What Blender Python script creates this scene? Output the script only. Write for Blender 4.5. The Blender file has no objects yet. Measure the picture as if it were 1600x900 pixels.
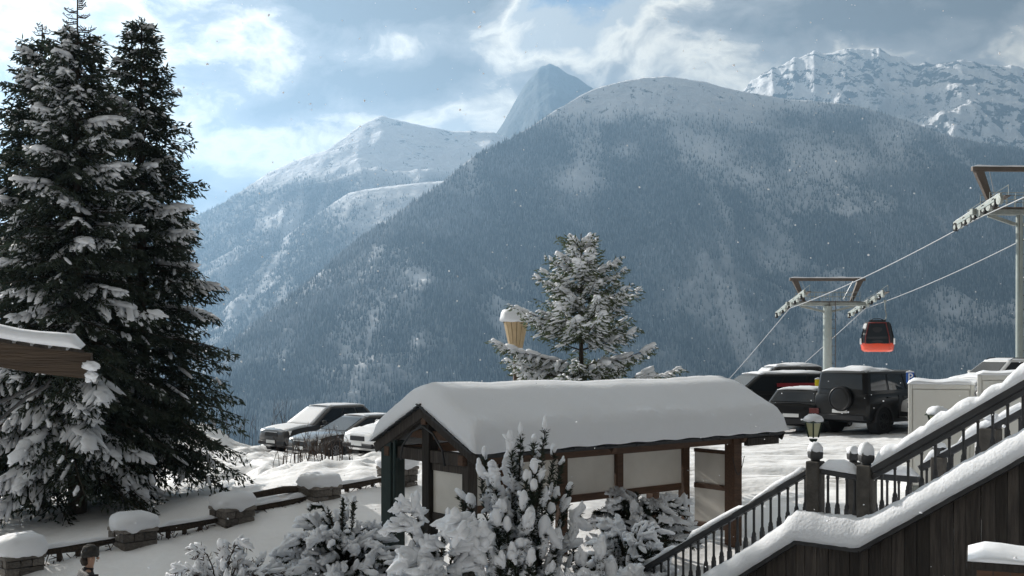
import bpy, math, random
import numpy as np
from mathutils import Vector, Matrix

random.seed(7)
SC = bpy.context.scene
COL = SC.collection
R = math.radians

# ------------------------------------------------------------------ camera
F = 1716.0            # focal length in photograph pixels (1600 wide)
HY = 545.0            # eye level in the photograph
CZ = 5.0              # eye height above the datum
cam_d = bpy.data.cameras.new("camera")
cam = bpy.data.objects.new("camera", cam_d)
COL.objects.link(cam)
cam.location = (0, 0, CZ)
cam.rotation_euler = (R(90), 0, 0)
cam_d.sensor_width = 36
cam_d.lens = 36 * F / 1600
cam_d.shift_y = (HY - 450) / 1600
cam_d.clip_start = 0.1
cam_d.clip_end = 60000
SC.camera = cam

def P(px, py, d):
    return Vector(((px - 800) / F * d, d, CZ - (py - HY) / F * d))
def Z(py, d):
    return CZ - (py - HY) / F * d

# ------------------------------------------------------------------ sun, sky, exposure
SUN_AZ, SUN_EL = -44.0, 24.0     # degrees: azimuth from the view direction (+Y), elevation
saz, sel = R(SUN_AZ), R(SUN_EL)
to_sun = Vector((math.sin(saz) * math.cos(sel), math.cos(saz) * math.cos(sel), math.sin(sel)))
sl = bpy.data.lights.new("sun", 'SUN')
sl.energy = 5.0
sl.angle = R(0.6)
sl.color = (1.0, 0.94, 0.85)
sun = bpy.data.objects.new("sun", sl)
COL.objects.link(sun)
sun.rotation_euler = to_sun.to_track_quat('Z', 'Y').to_euler()

SC.view_settings.view_transform = 'Standard'
SC.view_settings.look = 'None'
SC.view_settings.exposure = 0.70
SC.view_settings.gamma = 1.0
SC.view_settings.use_curve_mapping = False
SC.render.engine = 'CYCLES'
SC.cycles.use_denoising = True
SC.cycles.max_bounces = 6
SC.cycles.diffuse_bounces = 3
SC.cycles.glossy_bounces = 3
SC.cycles.transmission_bounces = 4
SC.cycles.transparent_max_bounces = 8
SC.cycles.volume_bounces = 0
SC.cycles.caustics_reflective = False
SC.cycles.caustics_refractive = False

world = bpy.data.worlds.new("World")
SC.world = world
world.use_nodes = True
HAZE_DENSITY = 1.25e-4

def build_world():
    nt = world.node_tree
    nt.nodes.clear()
    N, L = nt.nodes, nt.links
    def math_(op, a, b=None, c=None, clamp=False):
        n = N.new('ShaderNodeMath'); n.operation = op; n.use_clamp = clamp
        for i, v in enumerate((a, b, c)):
            if v is None: continue
            if isinstance(v, (int, float)): n.inputs[i].default_value = v
            else: L.new(v, n.inputs[i])
        return n.outputs[0]
    out = N.new('ShaderNodeOutputWorld')
    bg = N.new('ShaderNodeBackground'); bg.inputs['Strength'].default_value = 0.052
    L.new(bg.outputs[0], out.inputs[0])
    sky = N.new('ShaderNodeTexSky'); sky.sky_type = 'NISHITA'; sky.sun_disc = False
    sky.sun_elevation = sel; sky.sun_rotation = saz
    sky.altitude = 900; sky.air_density = 1.0; sky.dust_density = 0.6; sky.ozone_density = 1.5
    tc = N.new('ShaderNodeTexCoord')
    gen = tc.outputs['Generated']
    # domain: direction, flattened so clouds spread sideways
    mp = N.new('ShaderNodeMapping'); mp.inputs['Scale'].default_value = (1.0, 1.0, 1.6)
    mp.inputs['Rotation'].default_value = (0, R(-8), 0)
    L.new(gen, mp.inputs['Vector'])
    nz0 = N.new('ShaderNodeTexNoise'); nz0.inputs['Scale'].default_value = 5.0; nz0.inputs['Detail'].default_value = 4
    L.new(mp.outputs[0], nz0.inputs['Vector'])
    sub = N.new('ShaderNodeVectorMath'); sub.operation = 'SUBTRACT'; sub.inputs[1].default_value = (.5, .5, .5)
    L.new(nz0.outputs['Color'], sub.inputs[0])
    scl = N.new('ShaderNodeVectorMath'); scl.operation = 'SCALE'; scl.inputs['Scale'].default_value = 0.16
    L.new(sub.outputs[0], scl.inputs[0])
    add = N.new('ShaderNodeVectorMath'); add.operation = 'ADD'
    L.new(mp.outputs[0], add.inputs[0]); L.new(scl.outputs[0], add.inputs[1])
    nz = N.new('ShaderNodeTexNoise'); nz.inputs['Scale'].default_value = 6.0; nz.inputs['Detail'].default_value = 10
    nz.inputs['Roughness'].default_value = 0.60
    L.new(add.outputs[0], nz.inputs['Vector'])
    nzf = N.new('ShaderNodeTexNoise'); nzf.inputs['Scale'].default_value = 15.0; nzf.inputs['Detail'].default_value = 7
    nzf.inputs['Roughness'].default_value = 0.6
    L.new(add.outputs[0], nzf.inputs['Vector'])
    # azimuth / elevation of the (slightly warped) direction, for the big cloud masses and gaps
    warp = N.new('ShaderNodeVectorMath'); warp.operation = 'ADD'
    sc2 = N.new('ShaderNodeVectorMath'); sc2.operation = 'SCALE'; sc2.inputs['Scale'].default_value = 0.12
    L.new(sub.outputs[0], sc2.inputs[0]); L.new(gen, warp.inputs[0]); L.new(sc2.outputs[0], warp.inputs[1])
    sep = N.new('ShaderNodeSeparateXYZ'); L.new(warp.outputs[0], sep.inputs[0])
    az = math_('ARCTAN2', sep.outputs[0], sep.outputs[1])
    el = math_('ARCSINE', math_('MINIMUM', math_('MAXIMUM', sep.outputs[2], -0.999), 0.999))
    def blob(px, py, wx, wy, amp):
        a0 = math.atan((px - 800) / F); e0 = math.atan((HY - py) / F)
        u = math_('MULTIPLY', math_('SUBTRACT', az, a0), F / wx)
        v = math_('MULTIPLY', math_('SUBTRACT', el, e0), F / wy)
        q = math_('ADD', math_('MULTIPLY', u, u), math_('MULTIPLY', v, v))
        return math_('MULTIPLY', math_('EXPONENT', math_('MULTIPLY', q, -1.0)), amp)
    d = math_('ADD', math_('MULTIPLY', math_('SUBTRACT', nz.outputs[0], 0.5), 3.3),
              math_('MULTIPLY', math_('SUBTRACT', nzf.outputs[0], 0.5), 1.3))
    d = math_('ADD', d, 0.38)
    for b in CLOUD_BLOBS:
        d = math_('ADD', d, blob(*b))
    # thickness -> colour: none = blue sky, thin = bright backlit rim, thick = grey body
    cov = N.new('ShaderNodeMapRange'); cov.interpolation_type = 'SMOOTHSTEP'
    cov.inputs['From Min'].default_value = -0.62; cov.inputs['From Max'].default_value = -0.18
    L.new(d, cov.inputs['Value'])
    ramp = N.new('ShaderNodeValToRGB')
    cr = ramp.color_ramp
    cr.elements[0].position = 0.0; cr.elements[0].color = CLOUD_COL[0]
    cr.elements[1].position = 1.0; cr.elements[1].color = CLOUD_COL[3]
    e = cr.elements.new(0.26); e.color = CLOUD_COL[1]
    e = cr.elements.new(0.58); e.color = CLOUD_COL[2]
    L.new(d, ramp.inputs[0])
    gain = N.new('ShaderNodeVectorMath'); gain.operation = 'SCALE'; gain.inputs['Scale'].default_value = CLOUD_GAIN
    L.new(ramp.outputs[0], gain.inputs[0])
    # the cloud is brighter round the sun
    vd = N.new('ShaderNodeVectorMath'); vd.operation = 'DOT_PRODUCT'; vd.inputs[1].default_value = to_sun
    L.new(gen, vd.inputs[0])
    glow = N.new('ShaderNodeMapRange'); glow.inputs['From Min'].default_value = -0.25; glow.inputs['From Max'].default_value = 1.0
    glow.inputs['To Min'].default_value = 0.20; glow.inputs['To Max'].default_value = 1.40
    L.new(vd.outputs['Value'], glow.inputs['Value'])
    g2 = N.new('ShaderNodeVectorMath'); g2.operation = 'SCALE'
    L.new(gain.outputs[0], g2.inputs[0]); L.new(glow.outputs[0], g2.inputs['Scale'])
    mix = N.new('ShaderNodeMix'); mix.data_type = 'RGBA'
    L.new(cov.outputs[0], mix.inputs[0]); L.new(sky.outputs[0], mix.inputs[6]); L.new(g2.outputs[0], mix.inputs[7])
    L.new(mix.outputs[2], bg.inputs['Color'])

CLOUD_GAIN = 5.2
CLOUD_COL = [(1.2, 1.2, 1.15, 1), (2.5, 2.3, 1.9, 1), (0.80, 0.75, 0.69, 1), (0.28, 0.25, 0.215, 1)]
CLOUD_BLOBS = [
    # px, py, half width, half height, + thick grey / - gap
    (560, 0, 220, 50, 0.85), (885, 8, 100, 40, -1.15), (930, 70, 50, 26, -0.5),
    (670, 128, 150, 34, 0.50), (470, 180, 80, 34, 0.50), (290, 140, 70, 34, 0.36), (210, 20, 100, 30, 0.30),
    (340, 50, 70, 46, -0.20), (60, 60, 110, 70, -0.15), (300, 235, 110, 40, -0.25), (640, 72, 150, 20, -0.32), (640, 195, 190, 16, -0.15),
    (1480, 40, 300, 90, 0.62), (1060, 60, 150, 55, -0.22), (1230, 60, 90, 40, 0.2), (330, 310, 100, 40, 0.12),
]
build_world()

# ------------------------------------------------------------------ helpers
def link(o, parent=None):
    COL.objects.link(o)
    if parent is not None:
        o.parent = parent
    return o

def np_mesh(name, V, T, mat=None, smooth=False, attrs=None, quads=False):
    """mesh from numpy arrays: V (n,3), T (m,3) or (m,4)"""
    me = bpy.data.meshes.new(name)
    V = np.ascontiguousarray(V, dtype=np.float32); T = np.ascontiguousarray(T, dtype=np.int32)
    k = T.shape[1]
    me.vertices.add(len(V)); me.vertices.foreach_set('co', V.ravel())
    me.loops.add(T.size); me.loops.foreach_set('vertex_index', T.ravel())
    me.polygons.add(len(T))
    me.polygons.foreach_set('loop_start', np.arange(0, T.size, k, dtype=np.int32))
    me.polygons.foreach_set('loop_total', np.full(len(T), k, dtype=np.int32))
    me.polygons.foreach_set('use_smooth', np.full(len(T), bool(smooth)))
    for an, av in (attrs or {}).items():
        a = me.attributes.new(an, 'FLOAT', 'POINT')
        a.data.foreach_set('value', np.ascontiguousarray(av, dtype=np.float32))
    me.update(calc_edges=True)
    me.validate()
    if mat: me.materials.append(mat)
    return me

def np_obj(name, V, T, mat, parent=None, smooth=False, attrs=None):
    return link(bpy.data.objects.new(name, np_mesh(name, V, T, mat, smooth, attrs)), parent)

class MB:
    def __init__(s): s.V = []; s.F = []
    def add(s, V, Fc):
        b = len(s.V)
        s.V += [tuple(v) for v in V]
        s.F += [tuple(i + b for i in f) for f in Fc]
        return s
    def hexa(s, lo, hi):
        """lo, hi: four corners each, in the same turn"""
        return s.add(list(lo) + list(hi), [(3, 2, 1, 0), (4, 5, 6, 7), (0, 1, 5, 4), (1, 2, 6, 5), (2, 3, 7, 6), (3, 0, 4, 7)])
    def box(s, x0, x1, y0, y1, z0, z1, M=None):
        lo = [(x0, y0, z0), (x1, y0, z0), (x1, y1, z0), (x0, y1, z0)]
        hi = [(x0, y0, z1), (x1, y0, z1), (x1, y1, z1), (x0, y1, z1)]
        if M is not None:
            lo = [M @ Vector(v) for v in lo]; hi = [M @ Vector(v) for v in hi]
        return s.hexa(lo, hi)
    def beam(s, a, b, w, h, up=(0, 0, 1)):
        a = Vector(a); b = Vector(b); d = (b - a).normalized(); up = Vector(up)
        sd = d.cross(up)
        if sd.length < 1e-5: sd = d.cross(Vector((1, 0, 0)))
        sd.normalize(); u = sd.cross(d)
        q = [sd * x * w / 2 + u * y * h / 2 for x, y in ((-1, -1), (1, -1), (1, 1), (-1, 1))]
        return s.hexa([a + v for v in q], [b + v for v in q])
    def tube(s, pts, r, n=8, caps=True):
        pts = [Vector(p) for p in pts]
        if not isinstance(r, (list, tuple)): r = [r] * len(pts)
        rings = []; prev = None
        for i, p in enumerate(pts):
            t = (pts[min(i + 1, len(pts) - 1)] - pts[max(i - 1, 0)]).normalized()
            ref = prev if prev is not None else (Vector((0, 0, 1)) if abs(t.z) < .9 else Vector((1, 0, 0)))
            sd = (ref - t * ref.dot(t))
            if sd.length < 1e-5: sd = t.orthogonal()
            sd.normalize(); prev = sd; u = t.cross(sd)
            rings.append([p + (sd * math.cos(2 * math.pi * k / n) + u * math.sin(2 * math.pi * k / n)) * r[i] for k in range(n)])
        return s.loft(rings, caps)
    def loft(s, rings, caps=True, closed=True):
        n = len(rings[0]); V = [v for r in rings for v in r]; Fc = []
        for i in range(len(rings) - 1):
            for k in range(n if closed else n - 1):
                k2 = (k + 1) % n
                Fc.append((i * n + k, i * n + k2, (i + 1) * n + k2, (i + 1) * n + k))
        if caps:
            Fc.append(tuple(reversed(range(n)))); Fc.append(tuple(range((len(rings) - 1) * n, len(rings) * n)))
        return s.add(V, Fc)
    def prism(s, poly, y0, y1):
        """polygon in x,z extruded along y"""
        n = len(poly)
        V = [(x, y0, z) for x, z in poly] + [(x, y1, z) for x, z in poly]
        Fc = [tuple(range(n)), tuple(reversed(range(n, 2 * n)))] + [(i, i + n, (i + 1) % n + n, (i + 1) % n) for i in range(n)]
        return s.add(V, Fc)
    def mesh(s, name, mat, smooth=False):
        me = bpy.data.meshes.new(name)
        me.from_pydata(s.V, [], s.F); me.update()
        if mat: me.materials.append(mat)
        bmfix(me)
        if smooth: me.polygons.foreach_set('use_smooth', [True] * len(me.polygons))
        return me
    def obj(s, name, mat, parent=None, smooth=False, bevel=0.0, seg=1, sub=0):
        o = link(bpy.data.objects.new(name, s.mesh(name, mat, smooth)), parent)
        if bevel:
            m = o.modifiers.new('bevel', 'BEVEL'); m.width = bevel; m.segments = seg; m.limit_method = 'ANGLE'
        if sub:
            m = o.modifiers.new('sub', 'SUBSURF'); m.levels = sub; m.render_levels = sub
        return o

def bmfix(me):
    import bmesh
    bm = bmesh.new(); bm.from_mesh(me)
    bmesh.ops.recalc_face_normals(bm, faces=bm.faces)
    bm.to_mesh(me); bm.free()

def thing(name, label, cat, loc=(0, 0, 0), rz=0.0, group=None):
    o = bpy.data.objects.new(name, None)
    o.empty_display_size = 0.2
    COL.objects.link(o)
    o.location = loc; o.rotation_euler = (0, 0, rz)
    return tag(o, label, cat, group)
def tag(o, label, cat, group=None):
    o['label'] = label; o['category'] = cat
    if group: o['group'] = group
    return o
def kind(o, k): o['kind'] = k; return o
def copy_tree(o, parent=None):
    c = o.copy(); COL.objects.link(c)
    if parent is not None:
        c.parent = parent; c.matrix_parent_inverse = o.matrix_parent_inverse
    for ch in list(o.children): copy_tree(ch, c)
    return c

# ---- value noise in numpy
def _hash(ix, iy, seed):
    h = (ix.astype(np.int64) * 374761393 + iy.astype(np.int64) * 668265263 + seed * 1442695041) & 0xffffffff
    h = ((h ^ (h >> 13)) * 1274126177) & 0xffffffff
    return ((h ^ (h >> 16)) & 0xffff) / 65535.0
def vnoise(x, y, seed=0):
    x0 = np.floor(x); y0 = np.floor(y); fx = x - x0; fy = y - y0
    fx = fx * fx * (3 - 2 * fx); fy = fy * fy * (3 - 2 * fy)
    a = _hash(x0, y0, seed); b = _hash(x0 + 1, y0, seed); c = _hash(x0, y0 + 1, seed); d = _hash(x0 + 1, y0 + 1, seed)
    return a + (b - a) * fx + (c - a) * fy + (a - b - c + d) * fx * fy
def fbm(x, y, seed=0, oct=5, ridged=False, gain=.5):
    x = np.asarray(x, float); y = np.asarray(y, float)
    s = 0; a = 1; t = 0
    for i in range(oct):
        n = vnoise(x, y, seed + i * 17)
        if ridged: n = 1 - abs(2 * n - 1)
        s = s + n * a; t += a; a *= gain; x, y = x * 2.03 + 11.3 + y * .31, y * 2.03 + 5.7 - x * .31
    return s / t
def sstep(a, b, x):
    t = np.clip((x - a) / (b - a), 0, 1); return t * t * (3 - 2 * t)

# ------------------------------------------------------------------ materials
def mat(name, col, rough=.7, metal=0.0, var=0.0, vscale=4.0, bump=0.0, bscale=20.0, stretch=(1, 1, 1), spec=.3, col2=None, transl=0.0, coat=0.0, rnd=0.0):
    m = bpy.data.materials.new(name); m.use_nodes = True
    nt = m.node_tree; N, L = nt.nodes, nt.links
    b = N['Principled BSDF']
    b.inputs['Base Color'].default_value = (*col, 1); b.inputs['Roughness'].default_value = rough
    b.inputs['Metallic'].default_value = metal; b.inputs['Specular IOR Level'].default_value = spec
    if coat: b.inputs['Coat Weight'].default_value = coat; b.inputs['Coat Roughness'].default_value = .08
    if var or bump or col2:
        tc = N.new('ShaderNodeTexCoord'); mp = N.new('ShaderNodeMapping'); mp.inputs['Scale'].default_value = stretch
        L.new(tc.outputs['Object'], mp.inputs['Vector'])
    if var or col2:
        nz = N.new('ShaderNodeTexNoise'); nz.inputs['Scale'].default_value = vscale; nz.inputs['Detail'].default_value = 6
        nz.inputs['Roughness'].default_value = .62
        L.new(mp.outputs[0], nz.inputs['Vector'])
        rp = N.new('ShaderNodeValToRGB'); rp.color_ramp.elements[0].position = .32; rp.color_ramp.elements[1].position = .68
        c2 = col2 or tuple(min(1, c * (1 + var)) for c in col)
        c1 = col if col2 else tuple(c * (1 - var) for c in col)
        rp.color_ramp.elements[0].color = (*c1, 1); rp.color_ramp.elements[1].color = (*c2, 1)
        L.new(nz.outputs[0], rp.inputs[0]); L.new(rp.outputs[0], b.inputs['Base Color'])
    if bump:
        nb = N.new('ShaderNodeTexNoise'); nb.inputs['Scale'].default_value = bscale; nb.inputs['Detail'].default_value = 5
        L.new(mp.outputs[0], nb.inputs['Vector'])
        bp = N.new('ShaderNodeBump'); bp.inputs['Strength'].default_value = bump; bp.inputs['Distance'].default_value = .03
        L.new(nb.outputs[0], bp.inputs['Height']); L.new(bp.outputs[0], b.inputs['Normal'])
    if rnd:
        oi2 = N.new('ShaderNodeObjectInfo'); mr = N.new('ShaderNodeMapRange'); mr.inputs['To Min'].default_value = 1 - rnd; mr.inputs['To Max'].default_value = 1 + rnd
        L.new(oi2.outputs['Random'], mr.inputs['Value']); hs = N.new('ShaderNodeHueSaturation'); L.new(mr.outputs[0], hs.inputs['Value'])
        L.new(rp.outputs[0], hs.inputs['Color']); L.new(hs.outputs[0], b.inputs['Base Color'])
    if transl:
        tr = N.new('ShaderNodeBsdfTranslucent'); tr.inputs['Color'].default_value = (*[min(1, c * 2.2) for c in col], 1)
        mx = N.new('ShaderNodeMixShader'); mx.inputs[0].default_value = transl
        L.new(b.outputs[0], mx.inputs[1]); L.new(tr.outputs[0], mx.inputs[2])
        L.new(mx.outputs[0], N['Material Output'].inputs[0])
    return m

M = {}
M['snow'] = mat('fresh_snow', (.82, .85, .90), .62, var=.02, vscale=3, bump=.22, bscale=9, transl=.12, spec=.2)
M['snow_fine'] = mat('powder_snow', (.83, .86, .91), .65, bump=.35, bscale=28, transl=.15, spec=.2)
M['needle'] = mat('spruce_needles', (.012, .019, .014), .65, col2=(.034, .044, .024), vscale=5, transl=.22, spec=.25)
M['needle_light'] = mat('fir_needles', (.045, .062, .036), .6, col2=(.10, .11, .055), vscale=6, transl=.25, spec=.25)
M['bark'] = mat('bark', (.05, .038, .028), .9, var=.35, vscale=8, bump=.8, bscale=14, stretch=(3, 3, .6))
M['twig'] = mat('bare_twig', (.055, .038, .030), .85, var=.3, vscale=10)
M['brown'] = mat('red_brown_timber', (.055, .030, .019), .65, col2=(.105, .056, .032), vscale=3, bump=.3, bscale=10, stretch=(1, 8, 8))
M['brown2'] = mat('fascia_timber', (.040, .028, .020), .7, col2=(.075, .053, .037), vscale=3, bump=.5, bscale=10, stretch=(.6, 6, 8))
M['darkwood'] = mat('weathered_dark_timber', (.020, .017, .016), .8, col2=(.062, .053, .046), vscale=4, bump=.7, bscale=9, stretch=(6, 6, .5), rnd=.45)
M['greywood'] = mat('grey_stained_timber', (.036, .033, .030), .72, col2=(.075, .069, .061), vscale=4, bump=.4, bscale=9, stretch=(2, 4, 2), rnd=.25)
M['rail'] = mat('grey_painted_rail', (.026, .027, .030), .6, col2=(.050, .051, .054), vscale=5, bump=.25, bscale=12)
M['green_post'] = mat('dark_green_paint', (.012, .026, .026), .55, col2=(.022, .038, .036), vscale=4, bump=.2, bscale=14)
M['slate'] = mat('dark_slate', (.028, .030, .034), .7, col2=(.055, .057, .062), vscale=9, bump=.4, bscale=18)
M['panel'] = mat('off_white_panel', (.56, .54, .50), .55, col2=(.66, .64, .60), vscale=1.6, bump=.05, bscale=6)
M['stone'] = mat('rough_stone', (.085, .078, .072), .9, col2=(.20, .18, .16), vscale=5, bump=.9, bscale=11, rnd=.35)
M['mortar'] = mat('mortar', (.10, .095, .09), .95, bump=.3)
M['steel'] = mat('galvanised_steel', (.20, .22, .21), .55, .4, col2=(.32, .34, .32), vscale=3, bump=.1, bscale=20)
M['mast'] = mat('grey_green_mast', (.22, .26, .25), .55, .2, col2=(.30, .33, .32), vscale=2, bump=.1)
M['gantry'] = mat('dark_brown_gantry', (.10, .082, .070), .6, .2, var=.2)
M['cable'] = mat('steel_cable', (.34, .35, .36), .45, .6)
M['red_stripe'] = mat('red_stripe', (.34, .03, .04), .4)
M['rubber'] = mat('tyre_rubber', (.012, .012, .013), .85, bump=.2, bscale=40)
M['rim'] = mat('alloy_rim', (.18, .18, .19), .4, .8)
M['blackrim'] = mat('black_rim', (.02, .02, .022), .35, .5)
M['glass'] = mat('tinted_window', (.012, .015, .018), .06, 0, spec=.5)
M['black'] = mat('black_plastic', (.018, .018, .020), .5, var=.2)
M['black_paint'] = mat('black_car_paint', (.004, .004, .0045), .3, .0, var=.3, vscale=3, spec=.3, coat=.12)
M['anthracite_paint'] = mat('anthracite_car_paint', (.030, .030, .033), .3, .3, var=.2, vscale=3, spec=.5, coat=.6)
M['grey_paint'] = mat('grey_brown_car_paint', (.040, .038, .037), .3, .4, var=.15, vscale=3, spec=.5, coat=.6)
M['white_paint'] = mat('white_car_paint', (.72, .73, .74), .3, 0, var=.05, vscale=3, spec=.5, coat=.5)
M['lamp_clear'] = mat('headlight_lens', (.60, .62, .64), .12, .2, spec=.7)
M['tail_red'] = mat('tail_light_lens', (.10, .008, .008), .2, spec=.6)
M['plate'] = mat('number_plate', (.65, .66, .66), .4, var=.05)
M['chrome'] = mat('chrome', (.6, .61, .62), .18, 1.0)
M['red'] = mat('red_orange_enamel', (.62, .070, .030), .35, coat=.4, var=.08)
M['dark_red'] = mat('dark_red_enamel', (.16, .018, .016), .4, var=.1)
M['white_box'] = mat('white_sheet_metal', (.66, .66, .63), .45, var=.05, vscale=1.5, bump=.04)
M['blue_sign'] = mat('blue_sign', (.02, .09, .36), .4)
M['white_sign'] = mat('white_lettering', (.8, .8, .8), .5)
M['yellow_sign'] = mat('yellow_sign', (.75, .60, .03), .5)
M['pinewood'] = mat('pale_pine_slats', (.44, .32, .18), .6, col2=(.56, .43, .27), vscale=4, bump=.25, bscale=10, stretch=(6, 6, .6))
M['lantern'] = mat('dark_green_lantern', (.02, .035, .026), .4, .3, var=.3)
M['milk_glass'] = mat('lantern_glass', (.40, .40, .29), .15, spec=.6, transl=.5)
M['jacket'] = mat('black_jacket', (.012, .012, .016), .75, var=.3, vscale=12, bump=.3)
M['beanie'] = mat('dark_knit', (.012, .012, .014), .9, col2=(.05, .047, .042), vscale=14, bump=.5, bscale=60)
M['skin'] = mat('skin', (.34, .21, .15), .55)
M['trouser'] = mat('dark_trousers', (.02, .022, .03), .8)
M['hair'] = mat('brown_hair', (.022, .015, .011), .7)
# ------------------------------------------------------------------ terrain
CTRL = [  # x, y, z below the eye
    (-.5, 16.7, 3.80), (-2.3, 18.9, 3.80), (5.2, 21.4, 3.70), (3.5, 23.6, 3.55), (-8.08, 18, 3.66), (-6.67, 19.33, 3.44), (-5.26, 20.67, 3.2),
    (-3.85, 22, 2.98), (-2.43, 23.33, 2.88), (-1.0, 24.7, 2.86), (-9.6, 16.6, 3.9), (-4.8, 32, 3.3), (-6.6, 36, 3.68), (-9.3, 43.5, 4.06), (-4.2, 29, 3.1),
    (-12, 42, 3.75), (-14, 40, 3.5), (9.5, 34, 2.72), (16, 34, 2.5), (20, 40, 2.0), (14, 24, 2.75), (6.5, 28, 2.92), (4, 34, 2.9), (9, 42, 2.7), (-7, 26, 3.1),
    (-3, 27, 2.95), (-5.5, 17.3, 3.75), (-3.5, 17.0, 3.9), (-8, 14.5, 4.6), (-4, 14, 4.45), (0, 13, 4.25), (3.5, 13, 4.3), (6, 11, 4.3), (9, 16, 4.0), (5.5, 17.5, 3.95),
    (0, 6, 4.7), (-8, 6, 5.3), (8, 4, 4.6), (0, -10, 5), (-20, 22, 3.4), (-20, 34, 3.4), (22, 26, 2.3), (-9, 24, 3.2), (-10.5, 30, 3.35), (-16, 16, 4.6)]
_c = np.array(CTRL, float)
def _tps_fit(xy, z, lam=.02):
    n = len(xy); d = np.linalg.norm(xy[:, None] - xy[None], axis=2)
    K = np.where(d > 0, d * d * np.log(d + 1e-12), 0) + lam * np.eye(n) * 10
    Pm = np.c_[np.ones(n), xy]
    A = np.zeros((n + 3, n + 3)); A[:n, :n] = K; A[:n, n:] = Pm; A[n:, :n] = Pm.T
    return np.linalg.solve(A, np.r_[z, 0, 0, 0])
_w = _tps_fit(_c[:, :2], -_c[:, 2])
def tps(x, y):
    x = np.clip(np.asarray(x, float), -21, 23); y = np.clip(np.asarray(y, float), -10, 45)
    s = _w[-3] + _w[-2] * x + _w[-1] * y
    for (cx, cy, _), w in zip(CTRL, _w[:-3]):
        r2 = (x - cx) ** 2 + (y - cy) ** 2 + 1e-9
        s = s + w * .5 * r2 * np.log(r2)
    return s
VALLEY = -300.0
def edge_y(x):
    return 44.5 + 15 * sstep(-8, 4, x) + 3 * sstep(4, 20, x)
def ground(x, y):
    x = np.asarray(x, float); y = np.asarray(y, float)
    z = tps(x, y)
    e = edge_y(x)
    far = np.maximum(y - e, 0)
    drop = 700 * (1 - np.exp(-(far / 600.0))) * .42 * 1.02
    z = z - drop - .25 * np.minimum(far, 40)
    side = np.maximum(np.abs(x) - 60, 0)
    z = np.maximum(z - .18 * side * (x < 0) * 0 , VALLEY)
    # lumps: churned field, ploughed bank at its far edge, tracked car park
    near = sstep(4, 9, y) * (1 - sstep(60, 75, y)) * (1 - sstep(30, 40, np.abs(x)))
    field = sstep(23.0, 25.5, y + .35 * (x + 3)) * (1 - sstep(-3.0, 0.5, x))
    z = z + near * field * ((fbm(x * 1.5, y * 1.1, 3, 4) - .5) * .50 + (fbm(x * .45, y * .35, 5, 3, True) - .5) * .40 + (fbm(x * 3.3, y * 2.2, 6, 3, True) - .5) * .22)
    lot = sstep(22, 25, y) * sstep(0, 3, x)
    z = z + near * lot * ((fbm(x * .5 , y * 2.1, 8, 4) - .5) * .16 + (fbm(x * 2.5, y * 2.5, 9, 3) - .5) * .05)
    z = z + near * (1 - field) * (1 - lot) * ((fbm(x * .7, y * .7, 11, 4) - .5) * .22 + (fbm(x * 3.1, y * 3.1, 12, 3) - .5) * .05)
    # wheel ruts curving through the car park and a trodden path
    for (cx0, amp_, ph_, wd_) in ((24.5, .9, .3, .16), (26.2, .9, .3, .16), (29.4, .6, 1.4, .15), (31.0, .6, 1.4, .15), (27.6, 1.3, 2.2, .18)):
        z = z - near * lot * .09 * np.exp(-((y - cx0 - amp_ * np.sin(x * .22 + ph_)) / wd_) ** 2)
    bank = np.exp(-((y - (40.5 + .12 * (x + 12))) / 1.3) ** 2) * (1 - sstep(-11.5, -9.6, x)) * near
    z = z + bank * (.25 + .8 * fbm(x * .9, y * .9, 21, 3))
    bank2 = np.exp(-((y - 47) / 1.2) ** 2) * sstep(-10.5, -9, x) * (1 - sstep(-2, 2, x)) * near
    z = z + bank2 * (.1 + .5 * fbm(x * .8, y * .8, 23, 3))
    return z + CZ
def gz(x, y): return float(ground(np.array([x]), np.array([y]))[0])

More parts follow.
